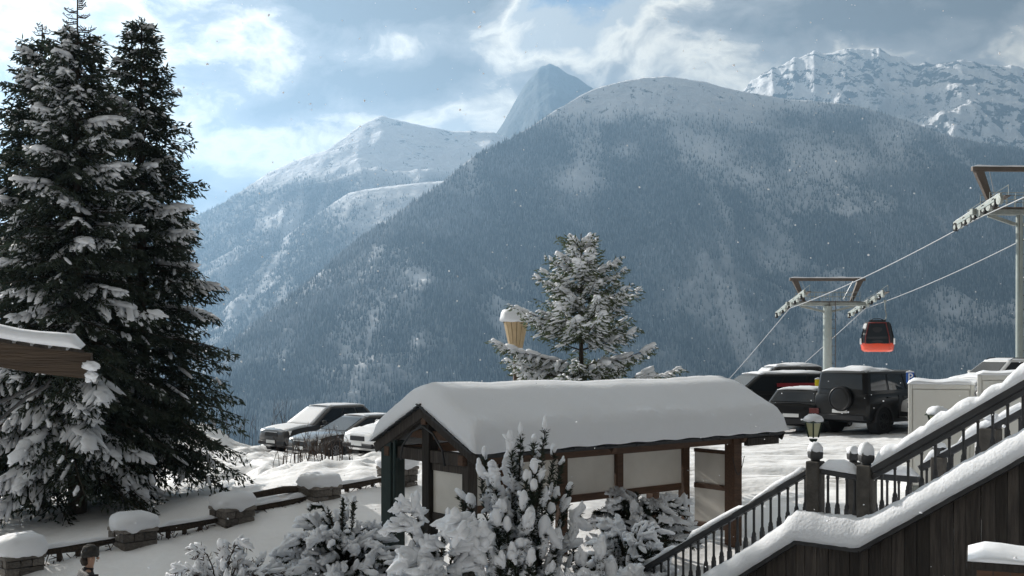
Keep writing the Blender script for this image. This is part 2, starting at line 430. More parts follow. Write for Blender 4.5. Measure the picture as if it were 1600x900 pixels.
def build_ground():
    def axis(lo, hi, step, far0, far1):
        mid = list(np.arange(lo, hi + 1e-6, step)); out = []
        s = step; v = hi
        while v < far1: s *= 1.22; v += s; out.append(min(v, far1))
        pre = []; s = step; v = lo
        while v > far0: s *= 1.22; v -= s; pre.append(max(v, far0))
        return np.array(sorted(set(pre + mid + out)))
    xs = axis(-17, 20, .16, -5200, 5200); ys = axis(11, 50, .16, -160, 6200)
    X, Y = np.meshgrid(xs, ys); Zg = ground(X, Y)
    nx, ny = len(xs), len(ys)
    V = np.stack([X, Y, Zg], -1).reshape(-1, 3)
    i = np.arange(ny - 1)[:, None] * nx + np.arange(nx - 1)[None]
    T = np.stack([i, i + 1, i + 1 + nx, i + nx], -1).reshape(-1, 4)
    lot = (sstep(23, 26, Y) * sstep(-1, 3, X) * (1 - sstep(52, 60, Y)) + .8 * (sstep(22, 25, Y + .3 * (X + 3)) * (1 - sstep(-3, 0, X)) * (1 - sstep(44, 48, Y)))).reshape(-1)
    forest = (sstep(150, 500, Y) * .95).reshape(-1)
    m = bpy.data.materials.new('snowy_ground'); m.use_nodes = True
    nt = m.node_tree; N, L = nt.nodes, nt.links; b = N['Principled BSDF']
    b.inputs['Roughness'].default_value = .62; b.inputs['Specular IOR Level'].default_value = .25
    tc = N.new('ShaderNodeTexCoord')
    at = N.new('ShaderNodeAttribute'); at.attribute_name = 'worn'
    fo = N.new('ShaderNodeAttribute'); fo.attribute_name = 'forest'
    mp = N.new('ShaderNodeMapping'); mp.inputs['Scale'].default_value = (.45, 2.2, 1)
    L.new(tc.outputs['Object'], mp.inputs[0])
    nz = N.new('ShaderNodeTexNoise'); nz.inputs['Scale'].default_value = 1.9; nz.inputs['Detail'].default_value = 8; nz.inputs['Roughness'].default_value = .7
    L.new(mp.outputs[0], nz.inputs['Vector'])
    rp = N.new('ShaderNodeValToRGB'); rp.color_ramp.elements[0].position = .50; rp.color_ramp.elements[1].position = .68
    L.new(nz.outputs[0], rp.inputs[0])
    mu = N.new('ShaderNodeMath'); mu.operation = 'MULTIPLY'; L.new(rp.outputs[0], mu.inputs[0]); L.new(at.outputs['Fac'], mu.inputs[1])
    mx = N.new('ShaderNodeMix'); mx.data_type = 'RGBA'; mx.inputs[6].default_value = (.86, .87, .89, 1); mx.inputs[7].default_value = (.30, .29, .28, 1)
    L.new(mu.outputs[0], mx.inputs[0])
    mx2 = N.new('ShaderNodeMix'); mx2.data_type = 'RGBA'; mx2.inputs[7].default_value = (.05, .06, .055, 1)
    L.new(fo.outputs['Fac'], mx2.inputs[0]); L.new(mx.outputs[2], mx2.inputs[6]); L.new(mx2.outputs[2], b.inputs['Base Color'])
    nb = N.new('ShaderNodeTexNoise'); nb.inputs['Scale'].default_value = 5; nb.inputs['Detail'].default_value = 7
    L.new(tc.outputs['Object'], nb.inputs['Vector'])
    bp = N.new('ShaderNodeBump'); bp.inputs['Strength'].default_value = .5; bp.inputs['Distance'].default_value = .06
    L.new(nb.outputs[0], bp.inputs['Height']); L.new(bp.outputs[0], b.inputs['Normal'])
    o = np_obj('snowy_ground', V, T, m, smooth=True, attrs={'worn': lot, 'forest': forest})
    kind(o, 'structure')
build_ground()

# ------------------------------------------------------------------ mountains
def mountain_material(name, rock, floor_pale=(.24, .26, .28, 1)):
    m = bpy.data.materials.new(name); m.use_nodes = True
    nt = m.node_tree; N, L = nt.nodes, nt.links; b = N['Principled BSDF']
    b.inputs['Roughness'].default_value = .8; b.inputs['Specular IOR Level'].default_value = .1
    at = N.new('ShaderNodeAttribute'); at.attribute_name = 'forest'
    ar = N.new('ShaderNodeAttribute'); ar.attribute_name = 'rock'
    tc = N.new('ShaderNodeTexCoord')
    nz = N.new('ShaderNodeTexNoise'); nz.inputs['Scale'].default_value = .018; nz.inputs['Detail'].default_value = 11; nz.inputs['Roughness'].default_value = .74
    L.new(tc.outputs['Object'], nz.inputs['Vector'])
    # forest floor: dark litter under the trees broken by snow
    rp = N.new('ShaderNodeValToRGB'); rp.color_ramp.elements[0].position = .42; rp.color_ramp.elements[1].position = .66
    rp.color_ramp.elements[0].color = (.040, .050, .046, 1); rp.color_ramp.elements[1].color = floor_pale
    L.new(nz.outputs[0], rp.inputs[0])
    mr = N.new('ShaderNodeMix'); mr.data_type = 'RGBA'; mr.inputs[6].default_value = (.84, .85, .88, 1); mr.inputs[7].default_value = rock
    mad = N.new('ShaderNodeMath'); mad.operation = 'MULTIPLY_ADD'; mad.inputs[1].default_value = 2.2
    sb = N.new('ShaderNodeMath'); sb.operation = 'SUBTRACT'; sb.inputs[1].default_value = .5
    L.new(nz.outputs[0], sb.inputs[0]); L.new(sb.outputs[0], mad.inputs[0]); L.new(ar.outputs['Fac'], mad.inputs[2])
    st = N.new('ShaderNodeMapRange'); st.interpolation_type = 'SMOOTHSTEP'; st.inputs['From Min'].default_value = .42; st.inputs['From Max'].default_value = .62
    L.new(mad.outputs[0], st.inputs[0]); L.new(st.outputs[0], mr.inputs[0])
    mf = N.new('ShaderNodeMix'); mf.data_type = 'RGBA'
    L.new(at.outputs['Fac'], mf.inputs[0]); L.new(mr.outputs[2], mf.inputs[6]); L.new(rp.outputs[0], mf.inputs[7])
    L.new(mf.outputs[2], b.inputs['Base Color'])
    nb = N.new('ShaderNodeTexNoise'); nb.inputs['Scale'].default_value = .012; nb.inputs['Detail'].default_value = 9; nb.inputs['Roughness'].default_value = .62
    L.new(tc.outputs['Object'], nb.inputs['Vector'])
    bp = N.new('ShaderNodeBump'); bp.inputs['Strength'].default_value = .9; bp.inputs['Distance'].default_value = 38.0
    L.new(nb.outputs[0], bp.inputs['Height']); L.new(bp.outputs[0], b.inputs['Normal'])
    return m
MM = mountain_material('forested_mountain', (.07, .075, .08, 1))
MD = mountain_material('dark_rock_mountain', (.05, .055, .06, 1), (.07, .08, .09, 1))
def tree_material():
    m = bpy.data.materials.new('distant_conifers'); m.use_nodes = True
    nt = m.node_tree; N, L = nt.nodes, nt.links; b = N['Principled BSDF']
    b.inputs['Roughness'].default_value = .85; b.inputs['Specular IOR Level'].default_value = .05
    at = N.new('ShaderNodeAttribute'); at.attribute_name = 'frost'
    mx = N.new('ShaderNodeMix'); mx.data_type = 'RGBA'; mx.inputs[6].default_value = (.020, .030, .024, 1); mx.inputs[7].default_value = (.55, .58, .62, 1)
    L.new(at.outputs['Fac'], mx.inputs[0]); L.new(mx.outputs[2], b.inputs['Base Color'])
    return m
TM = tree_material()

def mountain(name, sky, zb, prof, amp, nscale, seed, nu, nv, treeline, tl_noise, clear, rock_amt, ntrees, jag=0.0, vback=.35, th=(9, 18), dbf=.55, mm=None):
    """A mountain from its skyline (px, py, distance): a front slope down to the valley and a back slope behind the ridge."""
    rng = np.random.default_rng(seed)
    sk = np.array(sky, float)
    px = np.linspace(sk[0, 0], sk[-1, 0], nu)
    py = np.interp(px, sk[:, 0], sk[:, 1]); D = np.interp(px, sk[:, 0], sk[:, 2])
    k = max(3, nu // 60); ker = np.hanning(k + 2); ker /= ker.sum()
    pad = lambda a: np.convolve(np.pad(a, k, mode='edge'), ker, 'same')[k:-k]
    py = pad(py); D = pad(D)
    py = py - jag * (fbm(px / 34, px * 0, seed + 5, 5, True) - .55)
    zr = -(py - HY) / F * D
    v = np.r_[np.linspace(0, 1, nv) ** .9, 1 + np.linspace(.02, vback, max(8, nv // 8))]
    PX, Vv = np.meshgrid(px, v)
    Dm = np.broadcast_to(D, PX.shape); ZR = np.broadcast_to(zr, PX.shape)
    fr = np.minimum(Vv, 1); bk = np.maximum(Vv - 1, 0)
    dep = Dm * (dbf + (1 - dbf) * fr + bk * .8)
    zz = zb + (ZR - zb) * fr ** prof - bk * 1.3 * (ZR - zb)
    X = (PX - 800) / F * dep; Y = dep
    env = np.clip(np.sin(np.pi * np.clip(fr, 0, 1) ** .85), 0, 1) ** .8 * (Vv <= 1) + .09
    nse = (fbm(X / nscale, Y / nscale * 1.0, seed, 6, True, .52) - .62) * amp
    nse += (fbm(X / nscale * 3.7, Y / nscale * 2.2, seed + 3, 4, True) - .6) * amp * .30
    zz = zz + nse * env
    zz = np.maximum(zz, zb - 60)
    # forest mask and rock
    pyp = HY - zz / dep * F
    tl = treeline + tl_noise * (fbm(X / 420, Y / 420, seed + 9, 5) - .5) * 2
    forest = 1 - sstep(-60, 60, zz - tl)
    for (cx, cy, rx, ry, s) in clear:
        q = ((PX - cx) / rx) ** 2 + ((pyp - cy) / ry) ** 2
        q = q * (.55 + .9 * fbm(X / 130, Y / 130, seed + 31, 4))
        forest = forest * (1 - s * np.exp(-q * 1.2)) if s > 0 else np.maximum(forest, -s * np.exp(-q * 1.2))
    thin = sstep(.56, .70, fbm(X / 260, Y / 260, seed + 41, 5))
    track = sstep(.60, .72, fbm(X / 85 + fbm(X / 300, zz / 300, seed + 47, 2), zz / 520, seed + 45, 3)) * sstep(.35, .6, fbm(X / 500, zz / 500, seed + 46, 3))
    forest = np.clip(forest * (1 - .45 * thin) * (1 - .42 * track), 0, 1)
    if mm is not None: forest = np.ones_like(forest)
    rock = rock_amt * sstep(.50, .78, fbm((X + .35 * zz) / nscale * 8.5, (zz * 1.2 + Y * .3) / nscale * 5.5, seed + 51, 6, True, .6)) * (1 - forest)
    n2 = len(v)
    V = np.stack([X, Y, zz + CZ], -1).reshape(-1, 3)
    i = np.arange(n2 - 1)[:, None] * nu + np.arange(nu - 1)[None]
    T = np.stack([i, i + 1, i + 1 + nu, i + nu], -1).reshape(-1, 4)
    o = np_obj(name, V, T, mm or MM, smooth=True, attrs={'forest': forest.reshape(-1), 'rock': rock.reshape(-1)})
    kind(o, 'structure')
    # the forest itself
    if ntrees:
        N0 = ntrees * 4
        uu = rng.random(N0) * (nu - 1.01); vv = (rng.random(N0) ** .8) * (nv - 1.01)
        iu = uu.astype(int); iv = vv.astype(int); fu = uu - iu; fv = vv - iv
        def bil(A): return (A[iv, iu] * (1 - fu) + A[iv, iu + 1] * fu) * (1 - fv) + (A[iv + 1, iu] * (1 - fu) + A[iv + 1, iu + 1] * fu) * fv
        f = bil(forest); keep = (rng.random(N0) < f ** 1.5 + .012 * (bil(zz) < treeline + 160))
        bx, by, bz, bf = bil(X)[keep], bil(Y)[keep], bil(zz)[keep], f[keep]
        n = min(ntrees, len(bx)); bx, by, bz, bf = bx[:n], by[:n], bz[:n], bf[:n]
        h = rng.uniform(th[0], th[1], n) * (.7 + .3 * bf); r = h * rng.uniform(.13, .20, n)
        a0 = rng.random(n) * 6.28
        Vt = np.zeros((n, 5, 3), np.float32)
        for q in range(4):
            Vt[:, q, 0] = bx + r * np.cos(a0 + q * math.pi / 2); Vt[:, q, 1] = by + r * np.sin(a0 + q * math.pi / 2); Vt[:, q, 2] = bz + CZ - 1.5
        Vt[:, 4, 0] = bx; Vt[:, 4, 1] = by; Vt[:, 4, 2] = bz + CZ + h
        b0 = (np.arange(n) * 5)[:, None, None]
        Tt = (b0 + np.array([[0, 1, 4], [1, 2, 4], [2, 3, 4], [3, 0, 4]])[None]).reshape(-1, 3)
        patch = fbm(bx / 180, by / 180, seed + 61, 4)
        frost = np.clip(rng.random(n) ** 3 * .45 + .55 * sstep(.5, .75, patch) * rng.random(n) + .25 * sstep(treeline - 160, treeline + 60, bz) * rng.random(n), 0, 1)
        fr5 = np.repeat(frost[:, None], 5, 1); fr5[:, 4] = np.clip(fr5[:, 4] * 1.2 + .05, 0, 1)
        t = np_obj('distant_forest', Vt.reshape(-1, 3), Tt, TM, attrs={'frost': fr5.reshape(-1)})
        kind(t, 'stuff')

ZB = VALLEY
# the big rounded mountain across the valley
mountain('mountain_massif', [(120, 690, 2100), (300, 596, 2350), (380, 520, 2500), (480, 442, 2700), (560, 378, 2850), (640, 318, 3000), (690, 283, 3100), (740, 243, 3250), (800, 214, 3400), (870, 170, 3550),
          (920, 141, 3700), (980, 125, 3800), (1040, 120, 3850), (1090, 126, 3900), (1150, 142, 3950), (1230, 156, 4000), (1330, 164, 4000), (1400, 184, 4000),
          (1480, 212, 3950), (1600, 236, 3900), (1800, 262, 3900), (2000, 300, 3900)],
         ZB, 1.12, 150, 520, 3, 620, 170, 735, 70,
         [(900, 282, 46, 30, 1.0), (1110, 235, 60, 40, .95), (1165, 275, 50, 22, .85), (1010, 175, 60, 20, .6), (655, 432, 26, 16, .9), (975, 235, 30, 16, .7), (1290, 245, 100, 45, .55), (1390, 250, 70, 30, .45), (655, 530, 22, 26, .5),
          (545, 540, 18, 30, .5), (1100, 410, 20, 40, .35), (1330, 330, 40, 10, .5), (1490, 480, 18, 20, .5), (1060, 210, 40, 20, .6), (1210, 420, 40, 14, .3),
          (1240, 190, 60, 24, -.9), (1330, 195, 120, 34, -.95), (1470, 222, 120, 34, -.95), (1600, 250, 100, 30, -.95), (985, 200, 60, 26, -.8), (1190, 235, 60, 40, -.7)],
         .40, 150000, jag=3.0)
# lower shoulder with the bright snow edge
mountain('mountain_shoulder', [(300, 470, 4100), (400, 400, 4200), (480, 345, 4250), (545, 301, 4300), (600, 292, 4300), (680, 283, 4350), (760, 276, 4400), (900, 300, 4400)],
         ZB, 1.05, 120, 460, 13, 200, 80, 560, 60, [(600, 330, 70, 40, .75), (690, 300, 60, 30, .7), (430, 355, 26, 26, .8)], .3, 22000, jag=2.0)
# ridge on the far left running up into cloud
mountain('mountain_ridge', [(-160, 560, 5000), (60, 470, 5000), (200, 395, 5000), (300, 342, 5000), (350, 316, 5000), (420, 268, 5050), (460, 250, 5050), (510, 234, 5050), (550, 205, 5200), (595, 182, 5300), (640, 192, 5300),
          (700, 204, 5350), (770, 206, 5400), (860, 240, 5400), (960, 300, 5400)],
         ZB, 1.02, 190, 620, 23, 330, 110, 760, 80, [(430, 340, 30, 30, .7), (610, 250, 70, 50, .8), (680, 240, 60, 40, .8)], .40, 30000, jag=5)
# dark peak showing through the clouds
mountain('mountain_peak', [(640, 360, 5850), (740, 262, 5850), (790, 185, 5850), (822, 132, 5850), (842, 107, 5850), (858, 101, 5850), (872, 105, 5850), (893, 119, 5850), (930, 142, 5850), (980, 185, 5850), (1080, 300, 5850)],
         ZB, .9, 230, 380, 33, 200, 90, 1500, 200, [], .6, 0, jag=6, dbf=.62, mm=MD)
# high snow range at the right
mountain('mountain_range', [(1060, 260, 5600), (1120, 175, 5600), (1165, 138, 5600), (1205, 107, 5600), (1240, 92, 5650), (1280, 80, 5700), (1340, 81, 5700), (1385, 80, 5700), (1408, 92, 5650), (1425, 100, 5600),
          (1450, 98, 5600), (1485, 96, 5500), (1515, 97, 5500), (1545, 106, 5500), (1580, 106, 5500), (1610, 112, 5500), (1700, 135, 5500), (1850, 170, 5500), (2000, 260, 5500)],
         ZB, .96, 260, 560, 45, 460, 140, 620, 90, [(1400, 170, 90, 30, -.4)], .66, 14000, jag=13)

# ------------------------------------------------------------------ haze
def build_haze():
    m = bpy.data.materials.new('valley_haze'); m.use_nodes = True
    nt = m.node_tree; nt.nodes.clear()
    o_ = nt.nodes.new('ShaderNodeOutputMaterial'); pv = nt.nodes.new('ShaderNodeVolumePrincipled')
    pv.inputs['Color'].default_value = HAZE_COLOR; pv.inputs['Density'].default_value = HAZE_DENSITY
    pv.inputs['Anisotropy'].default_value = .45
    nt.links.new(pv.outputs[0], o_.inputs['Volume'])
    b = MB().box(-6500, 6500, -400, 9500, VALLEY + CZ - 75, 1660)
    kind(b.obj('haze', m), 'stuff')
HAZE_COLOR = (.40, .66, 1.0, 1)
build_haze()
# ------------------------------------------------------------------ snow blobs and conifers
def _ico(sub):
    import bmesh
    bm = bmesh.new(); bmesh.ops.create_icosphere(bm, subdivisions=sub, radius=1)
    V = np.array([v.co[:] for v in bm.verts]); T = np.array([[v.index for v in f.verts] for f in bm.faces]); bm.free()
    return V, T
ICO1, ICO2 = _ico(1), _ico(2)
ICO3 = _ico(3)
def blobs(C, S, A, rng, ico=ICO2, rough=.16):
    """C centres (n,3); S half sizes (n,3); A (n,3,3) axes in columns; lumpy ellipsoids as one vertex and one face array"""
    C = np.asarray(C, float); S = np.asarray(S, float); n = len(C)
    V0, T0 = ico
    ph = rng.random((n, 1, 3)) * 20
    v = np.repeat(V0[None], n, 0)
    q = v * 2.3 + ph
    jit = np.sin(q[..., 0] * 1.7 + np.sin(q[..., 1] * 2.1)) * np.cos(q[..., 1] * 1.3 + q[..., 2] * 1.9)
    jit = 1 + rough * (jit + .6 * np.sin(q[..., 2] * 4.1 + q[..., 0] * 3.3))
    v = v * jit[..., None] * S[:, None, :]
    v = np.einsum('nij,nkj->nki', A, v) + C[:, None, :]
    T = (np.arange(n)[:, None, None] * len(V0) + T0[None]).reshape(-1, 3)
    return v.reshape(-1, 3), T
def frames(D, up=(0, 0, 1)):
    """axes with x along D, z as near up as it gets"""
    D = np.asarray(D, float); D = D / (np.linalg.norm(D, axis=1, keepdims=True) + 1e-9)
    U = np.tile(np.array(up, float), (len(D), 1))
    Y = np.cross(U, D); ln = np.linalg.norm(Y, axis=1, keepdims=True)
    Y = np.where(ln < 1e-3, np.array([[0, 1, 0]]), Y / (ln + 1e-9))
    Zx = np.cross(D, Y)
    return np.stack([D, Y, Zx], -1)
def blades(Pt, D, ln, wd, rng):
    """flat diamond leaflets: base Pt, direction D, length, width, rolled at random"""
    n = len(Pt); D = D / (np.linalg.norm(D, axis=1, keepdims=True) + 1e-9)
    rnd = rng.normal(size=(n, 3)); W = np.cross(D, rnd); W /= np.linalg.norm(W, axis=1, keepdims=True) + 1e-9
    ln = np.broadcast_to(ln, (n,))[:, None]; wd = np.broadcast_to(wd, (n,))[:, None]
    mid = Pt + D * ln * .45
    V = np.stack([Pt, mid + W * wd, Pt + D * ln, mid - W * wd], 1).reshape(-1, 3)
    T = (np.arange(n) * 4)[:, None] + np.array([[0, 1, 2, 3]])
    return V, T

def conifer(name, label, loc, H, Rb, seed, needles, n_br=330, z0=.085, leader=.08, droop=.5, snow=.55, blade=.13, dens=1.0, shape=.8, lean=(0, 0), snow_s=1.0, bare=(), group=None, sky_gap=None, upturn=.0, skip=None):
    rng = np.random.default_rng(seed)
    root = thing(name, label, 'tree', loc, 0, group)
    # trunk
    tb = MB(); pts = [(lean[0] * t * t, lean[1] * t * t, H * t) for t in np.linspace(0, 1, 12)]
    tb.tube(pts, [max(.012, H * .018 * (1 - t) ** .9) for t in np.linspace(0, 1, 12)], 9)
    BV, BT = [], []; SCn, SS, SD = [], [], []
    ga = rng.random() * 6.28
    sph = rng.random(4) * 6.28
    for k in range(n_br):
        f = z0 + (1 - leader - z0) * (k + rng.random() * .8) / n_br
        nw = max(6, int(H / .30)); fw = (math.floor((f - z0) * nw) + .5) / nw + z0; f = min(.995 - leader, fw + rng.normal() * .10 / nw * 1.6)
        if rng.random() < .06: continue
        ga += 2.39996 + rng.normal() * .25
        L = Rb * min(max(0, 1 - f * .97) ** shape, 1.5 * (1.03 - f)) * (rng.uniform(.55, 1.05) if rng.random() < .8 else rng.uniform(1.0, 1.2)) + .10
        if skip and skip(f, ga % 6.2832, rng): continue
        up = .42 * f + .06 - droop * .35 * (1 - f) + upturn
        n = 9; t = np.linspace(0, 1, n)
        sag = droop * (.30 + .45 * (1 - f)) * L
        sx = L * t * (1 - .06 * t); szz = up * L * t - sag * t * t + .10 * L * t ** 4
        yaw = rng.normal() * .12 * t * t * L
        ca, sa = math.cos(ga), math.sin(ga)
        base = np.array([lean[0] * f * f, lean[1] * f * f, H * f])
        sp = np.stack([base[0] + sx * ca - yaw * sa, base[1] + sx * sa + yaw * ca, base[2] + szz], 1)
        tb.tube([Vector(sp[0]), Vector(sp[4]), Vector(sp[8])], [.010 + .008 * L, .007 + .004 * L, .004], 4, False)
        pat = .5 + .5 * math.sin(f * 17 + sph[0] + 2 * ga) * math.sin(ga * 1.0 + sph[1] + f * 6)
        snowy = rng.random() < snow * (max(.10, (pat - .36) * 3.6) if snow < .8 else .9) * (.4 + .6 * min(1, f / .30))
        # fronds: side twigs along the spine carry the leaflets
        nl = max(5, int((5 + 11 * L) * dens))
        for j in range(nl):
            tt = .10 + .90 * (j + rng.random()) / nl
            i = min(n - 2, int(tt * (n - 1))); fr = tt * (n - 1) - i
            p = sp[i] * (1 - fr) + sp[i + 1] * fr
            tan = sp[i + 1] - sp[i]; tan /= np.linalg.norm(tan) + 1e-9
            side = np.array([-sa, ca, 0]) * (1 if (j % 2) else -1)
            d = tan * rng.uniform(.55, .95) + side * rng.uniform(.5, 1.0) + np.array([0, 0, -.25 - .5 * droop * rng.random()])
            d /= np.linalg.norm(d)
            ll = (.40 * L * (1.05 - tt) + .14) * rng.uniform(.7, 1.2)
            m = max(3, int(ll / blade * 2.6))
            q = (np.arange(m) + rng.random(m) * .7) / m
            pts_ = p + d * (q * ll)[:, None] + np.array([0, 0, -1]) * (q ** 2 * ll * .30 * droop)[:, None]
            dd = d[None] + rng.normal(size=(m, 3)) * .55 + np.array([0, 0, -.15])
            BV.append(np.concatenate([pts_, dd, np.full((m, 1), blade) * rng.uniform(.75, 1.35, (m, 1))], 1))
            if rng.random() < (.92 if snowy else .03):
                SCn.append(p + d * ll * .55 + np.array([0, 0, .03])); SD.append(d + np.array([0, 0, -.25]))
                SS.append(np.array([ll * .46, .034 + .06 * ll, .022 + .03 * ll]) * snow_s * rng.uniform(.7, 1.2))
        # snow load lying along the branch
        if snowy:
            heavy = rng.random() < .6
            for tt in np.arange(.35, 1.02, .10):
                if rng.random() < .25: continue
                i = min(n - 2, int(tt * (n - 1)))
                p = sp[i] + (sp[i + 1] - sp[i]) * (tt * (n - 1) - i)
                w = min(.105, .035 + .05 * L * (1.1 - abs(tt - .7))) * (1.3 if heavy else .9)
                SCn.append(p + np.array([rng.normal() * .04, rng.normal() * .04, .035 + .25 * w])); SD.append(sp[i + 1] - sp[i])
                SS.append(np.array([w * 1.5, w, w * .48]) * snow_s * rng.uniform(.75, 1.2))
    B = np.concatenate(BV)
    V, T = blades(B[:, :3], B[:, 3:6], B[:, 6], B[:, 6] * .15, rng)
    tb.obj('trunk', M['bark'], root, True)
    np_obj('crown', V, T, needles, root)
    if SCn:
        SCn, SS, SD = np.array(SCn), np.array(SS), np.array(SD); bigm = SS[:, 1] > np.quantile(SS[:, 1], .78)
        SV, ST = blobs(SCn[~bigm], SS[~bigm], frames(SD[~bigm]), rng, ICO1, .20)
        SV2, ST2 = blobs(SCn[bigm], SS[bigm], frames(SD[bigm]), rng, ICO2, .26)
        ST = np.concatenate([ST, ST2 + len(SV)]); SV = np.concatenate([SV, SV2])
        kind(np_obj('snow_load', SV, ST, M['snow_fine'], root, smooth=True), 'stuff')
    return root

G = 'big snow laden spruces behind the stone pillars'
def base(x, y): return (x, y, gz(x, y) - .05)
def tall(name, label, px_top, py_top, d, Rb, seed, **kw):
    x = (px_top - 800) / F * d; b = base(x, d)
    return conifer(name, label, b, Z(py_top, d) - b[2], Rb, seed, M['needle'], group=G, **kw)
tall('spruce_tree', 'tall dark spruce with a long bare leader, standing between the other two big spruces', 121, -4, 21.6, 2.0, 11, n_br=400, leader=.075, snow=.40, dens=1.15, shape=.66, droop=.62)
tall('spruce_tree', 'dark spruce with a short broken top, nearest to the snow covered roof corner', 66, 38, 22.6, 2.3, 12, n_br=400, leader=.045, snow=.38, dens=1.15, shape=.62, droop=.6)
tall('spruce_tree', 'big spruce with a bushy pointed top and long boughs reaching towards the parked cars', 221, 28, 23.6, 2.15, 13, n_br=420, leader=.02, snow=.28, dens=1.2, shape=.60, droop=.55)
# sparse arms on the bare leaders
def leader_arms(root_name, top, dlen, n, seed, wmax):
    rng = random.Random(seed); b = MB()
    for k in range(n):
        z = -dlen * (k + .6) / n; a = rng.random() * 6.28 if k % 3 else (0 if k % 2 else math.pi)
        L = wmax * (.25 + .75 * (k + 1) / n) * rng.uniform(.8, 1.15)
        p0 = Vector((0, 0, z)); p1 = p0 + Vector((math.cos(a) * L * .6, math.sin(a) * L * .6, -.02)); p2 = p0 + Vector((math.cos(a) * L, math.sin(a) * L, .05))
        b.tube([p0, p1, p2], [.014, .012, .006], 4)
        for s in range(5):
            t = .3 + .14 * s; q = p0.lerp(p2, t)
            b.tube([q, q + Vector((rng.uniform(-.06, .06), rng.uniform(-.05, .05), rng.uniform(-.03, .05)))], [.010, .004], 3)
    return b
for o in [o for o in bpy.data.objects if o.name.startswith('spruce_tree')]:
    ch = [c for c in o.children if c.name.startswith('trunk')][0]
    top = max((v.co.z for v in ch.data.vertices))
    if 'bare leader' in o['label']: b = leader_arms('', top, .98, 24, 5, .50)
    elif 'broken top' in o['label']: b = leader_arms('', top, .5, 10, 6, .34)
    else: b = leader_arms('', top, .22, 5, 8, .14)
    q = b.obj('leader_twig', M['twig'], o); q.location = (0, 0, top)

# the smaller fir beyond the shelter roof
d = 26.5
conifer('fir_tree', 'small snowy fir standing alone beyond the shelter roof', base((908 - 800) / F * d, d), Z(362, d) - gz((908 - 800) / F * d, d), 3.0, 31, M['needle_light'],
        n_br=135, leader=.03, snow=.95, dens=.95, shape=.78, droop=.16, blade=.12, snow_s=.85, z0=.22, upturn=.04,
        skip=lambda f, a, r: (.458 < f < .512) or (f > .80 and r.random() < .3))

